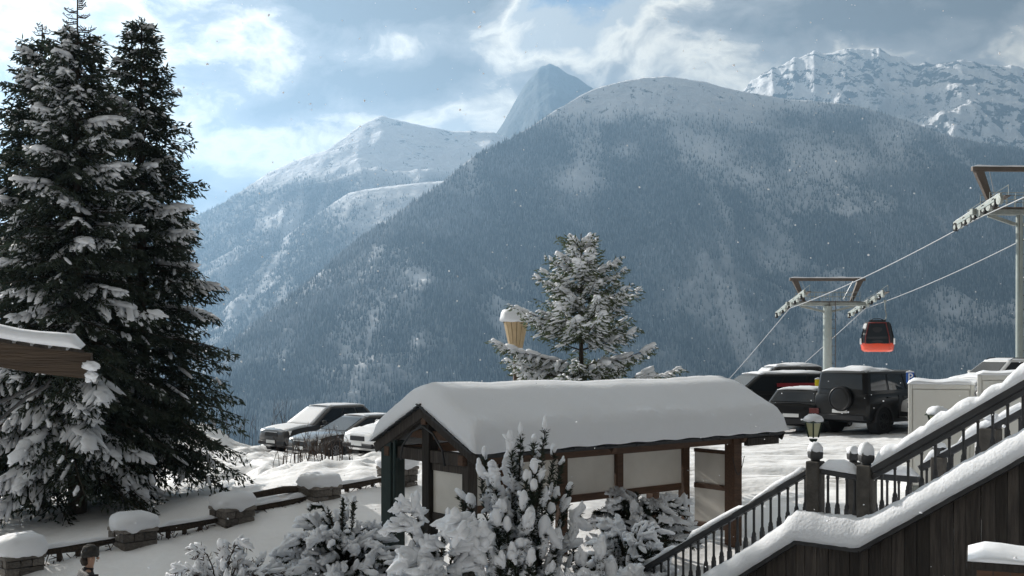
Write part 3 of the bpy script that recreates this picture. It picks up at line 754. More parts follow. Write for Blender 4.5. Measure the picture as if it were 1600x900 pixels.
# ------------------------------------------------------------------ snow laden shrubs
def shrub(name, label, px, d, tips, seed, needles, needle_len=.055, tuft=46, cat='shrub', group=None, snow_p=1.0, base_sp=.25, big=(), stem_r=.018, arch=0.0):
    """tips: (x, y, z, sx, sz) relative to the base at the shrub's own foot: each a twig end carrying a needle tuft under a cap of snow"""
    rng = np.random.default_rng(seed)
    x = (px - 800) / F * d; loc = (x, d, gz(x, d) - .03)
    root = thing(name, label, cat, loc, 0, group)
    sb = MB(); BV = []; C, S, D = [], [], []
    for (tx, ty, tz, sx, sz) in tips:
        tip = np.array([tx, ty, tz])
        hz = max(.05, tz * rng.uniform(.15, .5))
        p0 = np.array([tx * .12, ty * .12, hz * .6]); rad = math.hypot(tx, ty)
        p1 = np.array([tx * .55, ty * .55, hz + (tz - hz) * .25 + .05 * rad]); p2 = tip
        if arch and rng.random() < arch:
            az_ = math.atan2(ty, tx) + rng.normal() * .5; ex = .16 + .12 * rng.random()
            p0 = np.array([tx * .08, ty * .08, tz * rng.uniform(.15, .5)]); p1 = np.array([tx * .5, ty * .5, tz * 1.05 + .04])
            tip = p2 = np.array([tx + math.cos(az_) * ex, ty + math.sin(az_) * ex, tz - ex * rng.uniform(.15, .8)])
        path = [p0 * (1 - t) ** 2 + 2 * p1 * t * (1 - t) + p2 * t * t for t in np.linspace(0, 1, 8)]
        sb.tube([Vector(p) for p in path], [stem_r * (1 - .75 * t) for t in np.linspace(0, 1, 8)], 5, False)
        for i in range(3, 8):
            tan = path[i] - path[i - 1]; tan /= np.linalg.norm(tan) + 1e-9
            m = tuft if i == 7 else tuft // 2
            o = rng.normal(size=(m, 3)) - [0, 0, .35]; o /= np.linalg.norm(o, axis=1, keepdims=True)
            dd = o * .9 + tan * .9
            st = path[i - 1] + (path[i] - path[i - 1]) * rng.random((m, 1)) - tan * .02
            BV.append(np.concatenate([st, dd, np.full((m, 1), needle_len) * rng.uniform(.7, 1.4, (m, 1))], 1))
        if rng.random() < snow_p:
            tan = path[-1] - path[-3]; tan = tan / (np.linalg.norm(tan) + 1e-9)
            if sz > sx: C.append(tip + [0, 0, sz * .5]); S.append([sz * .95, sx * .78, sx * .72]); D.append([tan[0] * .5, tan[1] * .5, 1])
            else: C.append(tip - tan * sx * .35 + [0, 0, sz * .45]); S.append([sx * 1.35, sx * rng.uniform(.6, .85), sz * .72]); D.append(tan * [1, 1, .45] + rng.normal(size=3) * .1)
            for i in (7, 6, 5, 4):
                if rng.random() < .78:
                    w = sx * rng.uniform(.65, 1.05)
                    C.append(path[i] + [rng.normal() * .02, rng.normal() * .02, w * .45]); S.append([w * 1.9, w * .72, w * .50]); D.append(path[i] - path[i - 1])
    for (cx, cy, cz, ex, ey, ez, dx, dy, dz) in big:
        C.append([cx, cy, cz]); S.append([ex, ey, ez]); D.append([dx, dy, dz])
    B = np.concatenate(BV)
    V, T = blades(B[:, :3], B[:, 3:6], B[:, 6], .0085, rng)
    sb.obj('stem', M['bark'], root, True)
    np_obj('foliage', V, T, needles, root)
    C2, S2, D2 = [], [], []
    for c, s_, d_ in zip(C, S, D):
        c = np.array(c, float); s_ = np.array(s_, float); Ax = frames([d_])[0]
        C2.append(c); S2.append(s_ * [.82, .82, .80]); D2.append(d_)
        for q in range((1 if rng.random() < .4 else 0) if max(s_) < .165 else 5):
            o = rng.normal(size=3); o /= np.linalg.norm(o); o[2] = abs(o[2]) * .5 - .15
            C2.append(c + Ax @ (o * s_ * .50)); S2.append(s_ * (rng.uniform(.52, .74) if max(s_) < .13 else rng.uniform(.42, .62))); D2.append(np.array(d_, float) + rng.normal(size=3) * .35)
    SV, ST = blobs(C2, S2, frames(D2), rng, ICO2, .10)
    kind(np_obj('snow_cap', SV, ST, M['snow_fine'], root, smooth=True), 'stuff')
    return root
def rel(px, py, d, dd, bx, bz):
    p = P(px, py, d + dd); return p.x - bx, dd, p.z - bz

# young pine with upright capped shoots in front of the shelter
d = 13.6; bpx = 800; bx = (bpx - 800) / F * d; bz = gz(bx, d) - .03
tp = []
for (px, py, dd, sx, sz) in [(757, 712, .1, .065, .10), (852, 668, 0, .06, .12), (814, 676, 0, .065, .11), (800, 694, -.1, .09, .08), (835, 690, .1, .07, .08), (751, 736, -.1, .11, .09), (772, 748, -.2, .13, .10),
        (833, 732, -.3, .07, .10), (822, 750, -.35, .07, .10), (846, 748, -.3, .065, .10), (834, 764, -.4, .08, .10), (798, 735, .05, .14, .09), (812, 745, .15, .10, .08), (866, 705, .2, .06, .07), (878, 722, .25, .05, .05),
        (720, 772, -.1, .10, .07), (735, 782, -.2, .10, .08), (818, 782, -.5, .12, .09), (850, 782, -.2, .09, .08), (785, 800, -.5, .10, .12), (776, 818, -.6, .10, .14), (792, 826, -.6, .08, .12),
        (905, 800, .1, .12, .10), (885, 788, .15, .10, .08), (862, 800, -.2, .09, .10), (826, 822, -.6, .12, .13), (812, 850, -.7, .12, .10), (850, 830, -.4, .12, .16), (870, 850, -.3, .11, .15), (760, 840, -.7, .13, .13), (745, 870, -.7, .15, .13),
        (800, 870, -.8, .10, .10), (830, 875, -.8, .10, .10), (900, 850, 0, .10, .10), (780, 880, -.8, .11, .09), (860, 890, -.6, .09, .09), (805, 715, .1, .08, .07), (840, 712, .15, .07, .07), (783, 772, -.1, .11, .09), (765, 770, .1, .09, .07), (870, 770, .1, .08, .07), (890, 760, .2, .06, .06)]:
    x, y, z = rel(px, py, d, dd, bx, bz); tp.append((x, y, z, sx, sz))
rr = random.Random(3)
for k in range(70):
    a = rr.random() * 6.28; h = rr.uniform(.25, 2.3); r_ = (1.0 - h / 3.3) * rr.uniform(.45, 1.0)
    tp.append((math.cos(a) * r_, math.sin(a) * r_ * .8 + .1, h, rr.uniform(.07, .14), rr.uniform(.05, .10)))
shrub('young_pine', 'young pine with many upright shoots capped in snow, in front of the shelter', bpx, d, tp, 41, M['needle'], .075, 130, 'pine',
      big=[(*rel(905, 815, d, .1, bx, bz), .20, .11, .09, 1, 0, -.9), (*rel(862, 835, d, -.35, bx, bz), .24, .10, .08, .6, 0, -1), (*rel(800, 755, d, 0, bx, bz), .18, .10, .08, 1, 0, -.6), (*rel(755, 850, d, -.7, bx, bz), .22, .12, .10, 1, 0, .9)])

def dome(px, d, hw, h, n, seed, smin, smax, flat=1.0, top_bias=.5, tall_=1.0):
    rr = random.Random(seed); out = []
    for k in range(n):
        a = rr.random() * 6.28; r_ = math.sqrt(rr.random()); zz = h * (math.sqrt(max(0, 1 - .92 * r_ * r_)) * rr.uniform(.62, 1.0))
        s = rr.uniform(smin, smax)
        out.append((math.cos(a) * r_ * hw, math.sin(a) * r_ * hw * .75, max(.15, zz), s, s * rr.uniform(.7, 1.15) * tall_))
    return out
x = (530 - 800) / F * 15.6
shrub('snowy_shrub', 'snow capped evergreen shrub with thin upright tips beside the dark green post', 533, 15.6, dome(533, 15.6, 1.08, Z(795, 15.6) - gz(x, 15.6), 140, 5, .07, .15, tall_=.85) +
      [(-.20, 0, Z(778, 15.6) - gz(x, 15.6), .05, .07), (.02, -.1, Z(764, 15.6) - gz(x, 15.6), .045, .07), (.18, 0, Z(780, 15.6) - gz(x, 15.6), .05, .06), (-.45, .1, Z(800, 15.6) - gz(x, 15.6), .09, .09)], 42, M['needle'], .06, 120, arch=.85)
x = (686 - 800) / F * 12.9
shrub('snowy_shrub', 'low shrub buried under thick rounded snow pads, at the foot of the young pine', 686, 12.9, dome(686, 12.9, .58, Z(812, 12.9) - gz(x, 12.9), 30, 6, .13, .22, tall_=.5) +
      [(-.32, -.1, Z(805, 12.9) - gz(x, 12.9), .15, .07), (.02, -.2, Z(802, 12.9) - gz(x, 12.9), .18, .11), (-.2, 0, Z(775, 13) - gz(x, 13), .13, .08), (.2, 0, Z(802, 13) - gz(x, 13), .13, .10)], 43, M['needle'], .06, 120, arch=.9)
x = (985 - 800) / F * 15.2
shrub('snowy_shrub', 'dark evergreen shrub with broken snow between the shelter and the stair rail', 985, 15.2, dome(985, 15.2, .62, Z(800, 15.2) - gz(x, 15.2), 110, 7, .055, .13, tall_=.8), 44, M['needle'], .06, 90, snow_p=.95, arch=.8)
x = (930 - 800) / F * 18.9
shrub('snowy_shrub', 'dark evergreen shrub under the shelter beside its middle post', 1000, 19.2, dome(1000, 19.2, .95, 1.35, 80, 17, .06, .13, tall_=.7), 47, M['needle'], .07, 80, snow_p=.8, arch=.8)
x = (345 - 800) / F * 14.6
shrub('bare_hedge', 'rounded leafless hedge with lumps of snow on its crown of thin twigs', 348, 14.6, dome(348, 14.6, .95, Z(828, 14.6) - gz(x, 14.6), 170, 8, .055, .11, tall_=.75), 45, M['twig'], .10, 16, cat='hedge', stem_r=.012, arch=.5)
x = (905 - 800) / F * 13.2
shrub('snowy_shrub', 'small snow clotted shrub below the young pine, nearest the stair foot', 925, 13.2, dome(925, 13.2, .68, Z(850, 13.2) - gz(x, 13.2), 90, 9, .07, .14, tall_=.8), 46, M['needle'], .06, 100, snow_p=.85, arch=.8)

# thin bare stems poking out of the snow slope and the bank
def bare(label, x, y, n, h, spread, seed, name='bare_shrub'):
    rr = random.Random(seed); b = MB()
    root = thing(name, label, 'shrub', (x, y, gz(x, y) - .05), 0, 'leafless shrubs in the snow')
    for k in range(n):
        a = rr.random() * 6.28; r0 = rr.random() * spread; hh = h * rr.uniform(.5, 1.1); lx, ly = rr.uniform(-.3, .3) * hh, rr.uniform(-.3, .3) * hh
        gx, gy = math.cos(a) * r0, math.sin(a) * r0
        g = gz(x + gx, y + gy) - root.location.z - .04
        p = [Vector((gx + lx * t * t, gy + ly * t * t, g + hh * t)) for t in (0, .4, .75, 1)]
        b.tube(p, [.011, .009, .007, .004], 3, False)
        for s in range(rr.randint(1, 4)):
            t = rr.uniform(.3, .85); q = Vector((gx + lx * t * t, gy + ly * t * t, g + hh * t))
            b.tube([q, q + Vector((rr.uniform(-.3, .3), rr.uniform(-.3, .3), rr.uniform(.15, .4))) * hh * .6], [.007, .003], 3, False)
    kind(b.obj('stem', M['twig'], root), 'stuff')
for i, (px, d, n, h, sp, lb) in enumerate([(470, 16.6, 26, .75, .6, 'leafless twigs in the snow slope beside the evergreen shrub by the green post'), (405, 16.9, 22, .6, .7, 'sparse leafless twigs in the middle of the shaded snow slope'), (300, 16.2, 26, .6, .8, 'leafless twigs standing just above the rounded hedge'), (225, 15.6, 18, .7, .7, 'few leafless stems beside the person in the dark hat'),
        (505, 29.5, 34, 1.0, .9, 'dense brown leafless shrub in front of the middle car of the row'), (470, 27.0, 30, .7, .8, 'low leafless shrub on the sunlit field above the stone pillar'), (375, 41.5, 16, 1.5, 1.0, 'thin bare saplings on the ploughed snow bank beside the dark spruces'), (440, 44.3, 10, 2.0, .5, 'bare sapling leaning behind the bonnet of the far car'),
        (1115, 12.6, 12, 1.5, .5, 'tall bare stems in front of the lower stair rail'), (1260, 11.4, 9, 1.7, .6, 'tall bare stems in front of the dark plank wall')]):
    x = (px - 800) / F * d; bare(lb, x, d, n, h, sp, 100 + i)
# ------------------------------------------------------------------ shelter
def box_mesh(name, mat_, bevel=.0):
    b = MB().box(-.5, .5, -.5, .5, -.5, .5); return b.mesh(name, mat_)
def lathe_cap(b, cx, cy, z0, prof, n=16, sq=1.0, rr=None):
    rings = []
    for r, z in prof:
        ring = []
        for k in range(n):
            a = 2 * math.pi * k / n; c, s = math.cos(a), math.sin(a)
            e = (abs(c) ** sq + abs(s) ** sq) ** (-1 / sq)
            j = 1 + (rr.uniform(-.05, .05) if rr else 0)
            ring.append((cx + r * c * e * j, cy + r * s * e * j, z0 + z + (rr.uniform(-.012, .012) if rr else 0)))
        rings.append(ring)
    b.loft(rings)
    return b

SH = Vector((-.535, 16.7, 0)); SH_A = math.atan2(.63, .776); SHZ = CZ - 3.80
sh = thing('shelter', 'open timber shelter with a gabled roof under a thick smooth layer of snow', 'shelter', (SH.x, SH.y, SHZ), SH_A)
LX, WY, EZ, RZ = 7.46, 2.83, 2.19, 2.86
def post(x, y, w, z0, z1, m, dx=None):
    o = MB().box(x - (dx or w) / 2, x + (dx or w) / 2, y - w / 2, y + w / 2, z0, z1).obj('post', m, sh, bevel=.012)
    return o
def zr(y): return EZ + (RZ - EZ) * (1 - abs(y - WY / 2) / (WY / 2)) - .10   # underside of the roof
post(.12, 2.52, .30, -.4, zr(2.5), M['green_post'])
post(.02, 2.30, .06, -.4, zr(2.3), M['green_post'])
post(.12, .34, .18, -.4, zr(.34), M['darkwood'])
post(.12, WY / 2, .20, -.4, zr(WY / 2) - .02, M['darkwood'])
for x in (1.62, 2.98, 4.38, 6.22): post(x, WY / 2, .17, -.4, 2.02, M['brown'])
post(6.44, .36, .24, -.4, zr(.36), M['brown'])
post(6.44, 2.47, .2, -.4, zr(2.47), M['brown'])
def beam_(name, a, b, w, h, m): return MB().beam(a, b, w, h).obj(name, m, sh, bevel=.008)
beam_('eave_beam', (-.05, .36, EZ - .12), (LX - .15, .36, EZ - .12), .14, .16, M['brown'])
beam_('eave_beam', (-.05, 2.47, EZ - .12), (LX - .15, 2.47, EZ - .12), .14, .16, M['brown'])
beam_('ridge_beam', (-.02, WY / 2, RZ - .20), (LX - .1, WY / 2, RZ - .20), .14, .18, M['brown'])
beam_('wall_beam', (.25, WY / 2 + .02, 1.90), (6.36, WY / 2 + .02, 1.90), .12, .14, M['brown'])
beam_('wall_rail', (.25, WY / 2 + .02, 1.09), (6.12, WY / 2 + .02, 1.09), .10, .13, M['brown'])
beam_('tie_beam', (.13, .30, 2.06), (.13, 2.55, 2.06), .16, .20, M['darkwood'])
beam_('tie_beam', (.16, .85, 2.40), (.16, 1.98, 2.40), .12, .14, M['brown'])
beam_('tie_beam', (6.44, .48, 2.03), (6.44, 2.37, 2.03), .12, .12, M['brown'])
beam_('end_rail', (6.44, .48, 1.80), (6.44, 1.32, 1.80), .09, .07, M['brown'])
beam_('end_rail', (6.44, .48, 1.11), (6.44, 1.32, 1.11), .09, .10, M['brown'])
beam_('end_rail', (6.44, .48, .35), (6.44, 1.32, .35), .09, .10, M['brown'])
beam_('panel_rail', (.12, .43, 1.90), (.12, 1.315, 1.90), .07, .12, M['darkwood'])
beam_('panel_rail', (.12, .43, 1.10), (.12, 1.315, 1.10), .07, .12, M['darkwood'])
# rafters at the gables, brackets at the far eave
for x in (0.04, 3.0, 6.44, LX - .22):
    for s in (-1, 1):
        yy = WY / 2 + s * (WY / 2 - .06)
        beam_('rafter', (x, WY / 2 + s * .02, RZ - .13), (x, yy, EZ - .10), .10, .12, M['darkwood'] if x < 1 else M['brown'])
beam_('purlin_end', (6.5, .10, EZ - .16), (LX - .02, .10, EZ - .16), .11, .15, M['darkwood'])
# panels
def panel(a, b, z0, z1, t=.02):
    MB().beam((a[0], a[1], (z0 + z1) / 2), (b[0], b[1], (z0 + z1) / 2), t, z1 - z0).obj('panel', M['panel'], sh, bevel=.004)
xs_ = [.22, 1.62, 2.98, 4.38, 6.22]
for a, b in zip(xs_[:-1], xs_[1:]): panel((a + .09, WY / 2), (b - .09, WY / 2), 1.16, 1.83)
panel((6.44, .49), (6.44, 1.33), 1.16, 1.76); panel((6.44, .49), (6.44, 1.33), .40, 1.06)
panel((.12, .43), (.12, 1.31), 1.16, 1.84)
# string of cable looped under the gable and along the far post
pts = [(-.03, WY / 2 - .62, 1.95), (-.03, WY / 2 - .55, 2.2), (-.03, WY / 2 - .30, 2.44), (-.03, WY / 2, 2.55), (-.03, WY / 2 + .30, 2.44), (-.03, WY / 2 + .58, 2.2), (-.03, WY / 2 + .64, 1.95)]
MB().tube(pts, .018, 6).obj('light_string', M['rail'], sh, True)
MB().tube([(6.25 + .35 * t, .22, 1.75 - .35 * math.sin(math.pi * t)) for t in np.linspace(0, 1, 9)], .008, 4).obj('light_string', M['rail'], sh, True)
# roof deck and barge boards
b = MB()
for s in (-1, 1):
    y0, y1 = WY / 2, WY / 2 + s * WY / 2
    b.hexa([(0, y0, RZ - .07), (LX, y0, RZ - .07), (LX, y1, EZ - .07), (0, y1, EZ - .07)], [(0, y0, RZ), (LX, y0, RZ), (LX, y1, EZ), (0, y1, EZ)])
b.obj('roof_deck', M['slate'], sh)
for xx in (-.03, LX + .03):
    for s in (-1, 1):
        beam_('barge_board', (xx, WY / 2 + s * .0, RZ - .08), (xx, WY / 2 + s * (WY / 2 + .02), EZ - .09), .035, .17, M['darkwood'])
# slate pieces that show at the verges and along the eave
tile = MB().hexa([(-.12, -.16, -.012), (.12, -.16, -.012), (.12, .16, -.012), (-.12, .16, -.012)], [(-.115, -.155, .012), (.115, -.155, .012), (.115, .155, .004), (-.115, .155, .004)]).mesh('tile', M['slate'])
rr = random.Random(5)
th_ = math.atan2(RZ - EZ, WY / 2)
def put_tile(x, y, z, rx, rz=0, sc=(1, 1, 1)):
    o = link(bpy.data.objects.new('tile', tile), sh); o.location = (x, y, z); o.rotation_euler = (rx, rr.uniform(-.03, .03), rz); o.scale = sc
nt_ = 31
for k in range(nt_):
    put_tile(.12 + (LX - .24) * k / (nt_ - 1), .06 + rr.uniform(-.02, .02), EZ + .035 + rr.uniform(-.008, .014), th_, rr.uniform(-.05, .05))
for k in range(13):
    t = (k + .3) / 13
    for s in (-1, 1):
        put_tile(-.02, WY / 2 + s * WY / 2 * t, RZ - (RZ - EZ) * t + .025 + rr.uniform(-.006, .006), -s * th_ + s * .10, 0, (.9, .62, 1))
# snow on the roof: rounded slab lofted along the ridge
def roof_snow():
    nx = 96; prof = []
    ny = 33
    V = []; W_ = WY + .20
    rngs = []
    for i in range(nx):
        u = i / (nx - 1); x = -.10 + (LX + .24) * u
        e = min(u, 1 - u) * (LX + .24)                   # distance from the gable end
        rnd = math.sqrt(max(0, 1 - max(0, 1 - e / .26) ** 2)) if e < .26 else 1.0
        ring = []
        for j in range(ny):
            v = -1 + 2 * j / (ny - 1); y = WY / 2 + v * W_ / 2
            base_ = RZ - (RZ - EZ) * min(1, abs(v) * W_ / WY) + .035
            ev = (1 - abs(v)) * W_ / 2
            edge = math.sqrt(max(0, 1 - max(0, 1 - ev / .22) ** 2)) if ev < .22 else 1
            soft = .10 * math.exp(-(v / .16) ** 2)        # the ridge is rounded off by the drift
            thick = (.37 + .012 * math.sin(x * 1.1 + v * 2) + .010 * math.sin(x * 2.9 + 1)) + .05 * (1 - abs(v))
            thick += .02 * float(fbm(np.array([x * 5.1]), np.array([y * 5.1]), 78, 3)[0]) + .03 * float(fbm(np.array([x * 1.3]), np.array([y * 1.3]), 77, 3)[0])
            top = base_ + ((float(fbm(np.array([x * 4.3]), np.array([y * 2.0]), 79, 3)[0]) - .5) * .11 if 0 < ev < .30 else 0) + thick * max(.0, edge) * (.25 + .75 * rnd) - soft
            ring.append((x, y, top))
        rngs.append(ring)
    b = MB(); n = ny
    V = [p for r in rngs for p in r]
    # underside
    base_i = len(V)
    for i in range(nx):
        x = rngs[i][0][0]
        for j in range(ny):
            v = -1 + 2 * j / (ny - 1); y = WY / 2 + v * W_ / 2
            sag = .010 * math.sin(x * 9 + j) if j in (0, ny - 1) else 0
            V.append((x, y, RZ - (RZ - EZ) * min(1.0, abs(v) * W_ / WY) + .045 - (.03 + sag if j in (0, ny - 1) else 0)))
    Fc = []
    for i in range(nx - 1):
        for j in range(ny - 1):
            a = i * n + j; Fc.append((a, a + n, a + n + 1, a + 1)); c = base_i + a; Fc.append((c, c + 1, c + n + 1, c + n))
        for j in (0, n - 1):
            a = i * n + j; c = base_i + a; Fc.append((a, c, c + n, a + n))
    for i in (0, nx - 1):
        for j in range(ny - 1):
            a = i * n + j; c = base_i + a; Fc.append((a, a + 1, c + 1, c))
    b.add(V, Fc)
    b.obj('roof_snow', M['snow_fine'], sh, smooth=True)
roof_snow()
# snow on the wall rail
def snow_strip(a, b_, w, h, seed, parent, name='snow_cover', step=.10, gaps=0.0, skew=0.0, mat_=None, ends=True):
    """a lumpy ridge of snow lying along a bar from a to b"""
    rr = random.Random(seed); a = Vector(a); b_ = Vector(b_); d = b_ - a; n = max(4, int(d.length / step))
    h2 = d.cross(Vector((0, 0, 1))).normalized()
    rings = []; ph = rr.random() * 9
    for i in range(n + 1):
        t = i / n; c = a + d * t
        e = min(t, 1 - t) * d.length
        en = math.sqrt(max(0.02, 1 - max(0, 1 - e / (w * .8)) ** 2)) if ends and e < w * .8 else 1
        k = 1 + .15 * math.sin(i * .41 + ph) + .13 * math.sin(i * 1.3 + ph * 2) + rr.uniform(-.12, .12)
        hh = h * en * max(.25, k); ww = w * (.75 + .25 * en) * (1 + .10 * math.sin(i * 1.7 + ph))
        if gaps and math.sin(i * .55 + ph) > 1 - gaps: hh *= .2
        ring = []
        for q in range(9):
            aa = math.pi * q / 8; cx = math.cos(aa); sz = math.sin(aa) ** .8
            ring.append(c + h2 * (cx * ww / 2 + skew * (1 - sz)) + Vector((0, 0, sz * hh)))
        ring.append(c + h2 * (-ww * .3) + Vector((0, 0, -.004))); ring.append(c + h2 * (ww * .3) + Vector((0, 0, -.004)))
        rings.append(ring)
    return MB().loft(rings).obj(name, mat_ or M['snow_fine'], parent, smooth=True)

# ------------------------------------------------------------------ staircase with its plank wall
ST = Vector((3.465, 13.3)); ST_A = math.atan2(-.685, .729); STZ = CZ - 2.30
stair = thing('staircase', 'weathered timber staircase with a landing, turned balusters and a dark plank side wall', 'staircase', (ST.x, ST.y, STZ), ST_A)
SL, SR, U0, U1 = .684, .65, 0.0, .803
def zl(u): return SL * (u - U0) if u < U0 else (0.0 if u <= U1 else SR * (u - U1))
UA, UB = -2.75, 3.4
# plank wall below the ledge
rr = random.Random(9); u = UA
while u < UB:
    w = rr.uniform(.115, .165)
    u2 = min(u + w, UB); a, c = u + .004, u2 - .004
    dy = rr.uniform(-.006, .006)
    zb_ = -2.6
    za, zc = zl(a) - .065, zl(c) - .065
    if max(za, zc) > zb_ + .05:
        lo = [(a, dy, zb_), (c, dy, zb_), (c, .03 + dy, zb_), (a, .03 + dy, zb_)]; hi = [(a, dy, za), (c, dy, zc), (c, .03 + dy, zc), (a, .03 + dy, za)]
        MB().hexa(lo, hi).obj('plank', M['darkwood'], stair)
    u = u2
# ledge (stringer cap) and string boards
for (a, c) in ((UA, U0), (U0, U1), (U1, UB)):
    MB().beam((a, .02, zl(a) - .03), (c, .02, zl(c) - .03), .20, .055).obj('ledge', M['rail'], stair)
# treads: rising flights and the landing, each a board of its own, snow on top
def treads(u0, u1, z0, up):
    n = max(1, int(abs(u1 - u0) / .28)); 
    for k in range(n):
        a = u0 + (u1 - u0) * k / n; c = u0 + (u1 - u0) * (k + 1) / n; z = zl((a + c) / 2) - .10
        MB().box(min(a, c), max(a, c) + .03, .10, 1.18, z - .05, z).obj('tread', M['greywood'], stair)
        MB().box(min(a, c) - .005 if up else min(a, c), (min(a, c) + .02), .10, 1.18, z - .2, z - .055).obj('riser', M['greywood'], stair)
treads(UA, U0 - .02, 0, 1); treads(U1 + .02, UB, 0, 1)
for k in range(5): MB().box(U0 + .16 * k, U0 + .16 * k + .15, .10, 1.18, -.15, -.10).obj('tread', M['greywood'], stair)
for (a, c, s) in ((UA, U0, 1), (U0, U1, 2), (U1, UB, 3)):
    rings = []; n = max(6, int((c - a) / .09))
    for i in range(n + 1):
        t = a + (c - a) * i / n; zz = zl(t) - .10
        j = .02 * math.sin(t * 22) + .02 * math.sin(t * 7.3 + s)
        rings.append([(t, .10, zz - .03), (t, .10, zz + .10 + j), (t, .35, zz + .15 + j), (t, .65, zz + .10 - j), (t, .95, zz + .15 + j), (t, 1.20, zz + .12), (t, 1.20, zz - .03)])
    MB().loft(rings).obj('tread_snow', M['snow'], stair, smooth=True)
# snow drifted along the ledge, in front of the balusters
def ledge_snow():
    rings = []; n = 110; rr = random.Random(4)
    for i in range(n + 1):
        u = UA + (UB - UA) * i / n; z = zl(u) * 1.0
        k = .5 + .5 * math.sin(u * 4.1) * math.sin(u * 9.7 + 1)
        # round the corner at the landing
        h = .285 + .02 * k + .008 * rr.uniform(-1, 1)
        if U0 - .15 < u < U1 + .1: h += .05
        z += rr.uniform(-.004, .004); rings.append([(u, -.115 + rr.uniform(-.006, .006), z - .006), (u, -.135 - .015 * k, z + .05), (u, -.125, z + .45 * h), (u, -.085, z + .80 * h), (u, -.02, z + h), (u, .06, z + h * 1.0), (u, .14, z + h * .85), (u, .16, z - .01)])
    MB().loft(rings).obj('ledge_snow', M['snow_fine'], stair, smooth=True)
ledge_snow()
# newel posts, rails and balusters
def newel(u, y, w, z0, z1, cap=True, snow=.12):
    p = MB().box(u - w / 2, u + w / 2, y - w / 2, y + w / 2, z0, z1 - .13).obj('newel_post', M['greywood'], stair, bevel=.01)
    if cap:
        b = MB(); lathe_cap(b, u, y, z1 - .13, [(w * .36, -.005), (w * .36, .02), (w * .58, .04), (w * .62, .10), (w * .50, .15), (w * .2, .17)], 12)
        b.obj('finial', M['rail'], p, True)
    if snow:
        b = MB(); lathe_cap(b, u, y, z1 - .01, [(w * .35, -.02), (w * .60, .0), (w * .62, snow * .45), (w * .44, snow * .9), (w * .15, snow * 1.08)], 14, rr=random.Random(int(u * 100)))
        b.obj('snow_cap', M['snow'], p, True)
newel(.195, .06, .17, .0, 1.08, snow=.10); newel(.84, .06, .17, .0, 1.08, snow=.13)
RH = .88
def zrail_l(u): return RH - .01 + .62 * (u - .195)
def zrail_r(u): return .965 + .62 * (u - 1.04)
MB().beam((UA - .1, .06, zrail_l(UA - .1)), (.11, .06, zrail_l(.11)), .13, .075).obj('handrail', M['rail'], stair, bevel=.015)
MB().beam((.28, .06, .84), (.755, .06, .80), .11, .07).obj('handrail', M['rail'], stair, bevel=.015)
MB().beam((.925, .06, zrail_r(.925)), (UB, .06, zrail_r(UB)), .13, .085).obj('handrail', M['rail'], stair, bevel=.015)
MB().beam((.925, .045, zrail_r(.925) - .085), (UB, .045, zrail_r(UB) - .085), .05, .05).obj('handrail_trim', M['rail'], stair)
def baluster(u, y, z0, z1, m=None):
    b = MB(); h = z1 - z0
    b.box(u - .024, u + .024, y - .024, y + .024, z0, z0 + h * .52)
    b.tube([(u, y, z0 + h * .52), (u, y, z0 + h * .56), (u, y, z0 + h * .60), (u, y, z0 + h * .97)], [.028, .028, .017, .016], 8)
    b.box(u - .015, u + .015, y - .015, y + .015, z0 + h * .95, z1)
    b.obj('baluster', M['rail'], stair)
u = -2.65
while u < .07: baluster(u, .06, zl(u) - .02, zrail_l(u) - .03); u += .118
for u in (.36, .48, .60, .70): baluster(u, .06, 0, .79)
u = 1.03
while u < UB: baluster(u, .06, zl(u) - .02, zrail_r(u) - .10); u += .155
# snow on the rails
snow_strip((UA, .06, zrail_l(UA) + .038), (.08, .06, zrail_l(.08) + .038), .13, .075, 1, stair, 'rail_snow', gaps=.25)
snow_strip((.27, .06, .872), (.77, .06, .835), .14, .13, 2, stair, 'rail_snow')
snow_strip((.93, .06, zrail_r(.93) + .04), (UB, .06, zrail_r(UB) + .04), .17, .15, 3, stair, 'rail_snow', step=.07)
# railing on the far side
BY = 1.15
def zb_rail(u): return .70 + .62 * (u - U1) if u > U1 else .70
MB().beam((1.02, BY, zb_rail(1.02)), (UB, BY, zb_rail(UB)), .10, .08).obj('handrail', M['rail'], stair, bevel=.01)
MB().beam((.2, BY, .70), (1.0, BY, .70), .10, .08).obj('handrail', M['rail'], stair, bevel=.01)
MB().beam((1.02, BY, zb_rail(1.02) - .42), (UB, BY, zb_rail(UB) - .42), .06, .06).obj('bottom_rail', M['rail'], stair)
newel(1.25, BY, .15, 0, 1.12, snow=.05); newel(1.86, BY, .20, .3, 1.50, cap=False, snow=.05)
newel(.15, BY, .15, -.2, .98, snow=.08)
u = 1.1
while u < UB: baluster(u, BY, zl(u) - .1, zb_rail(u) - .03); u += .155
for u in (.3, .45, .6, .75, .9): baluster(u, BY, -.1, .67)
snow_strip((1.05, BY, zb_rail(1.05) + .04), (UB, BY, zb_rail(UB) + .04), .12, .10, 5, stair, 'rail_snow', gaps=.35)
snow_strip((.25, BY, .74), (1.0, BY, .74), .12, .10, 6, stair, 'rail_snow')
# ground posts carrying the far side
for u in (-2.2, -.9, .2, 1.6, 3.1): MB().box(u - .06, u + .06, 1.06, 1.18, -2.6, zl(u) - .16).obj('support_post', M['greywood'], stair)

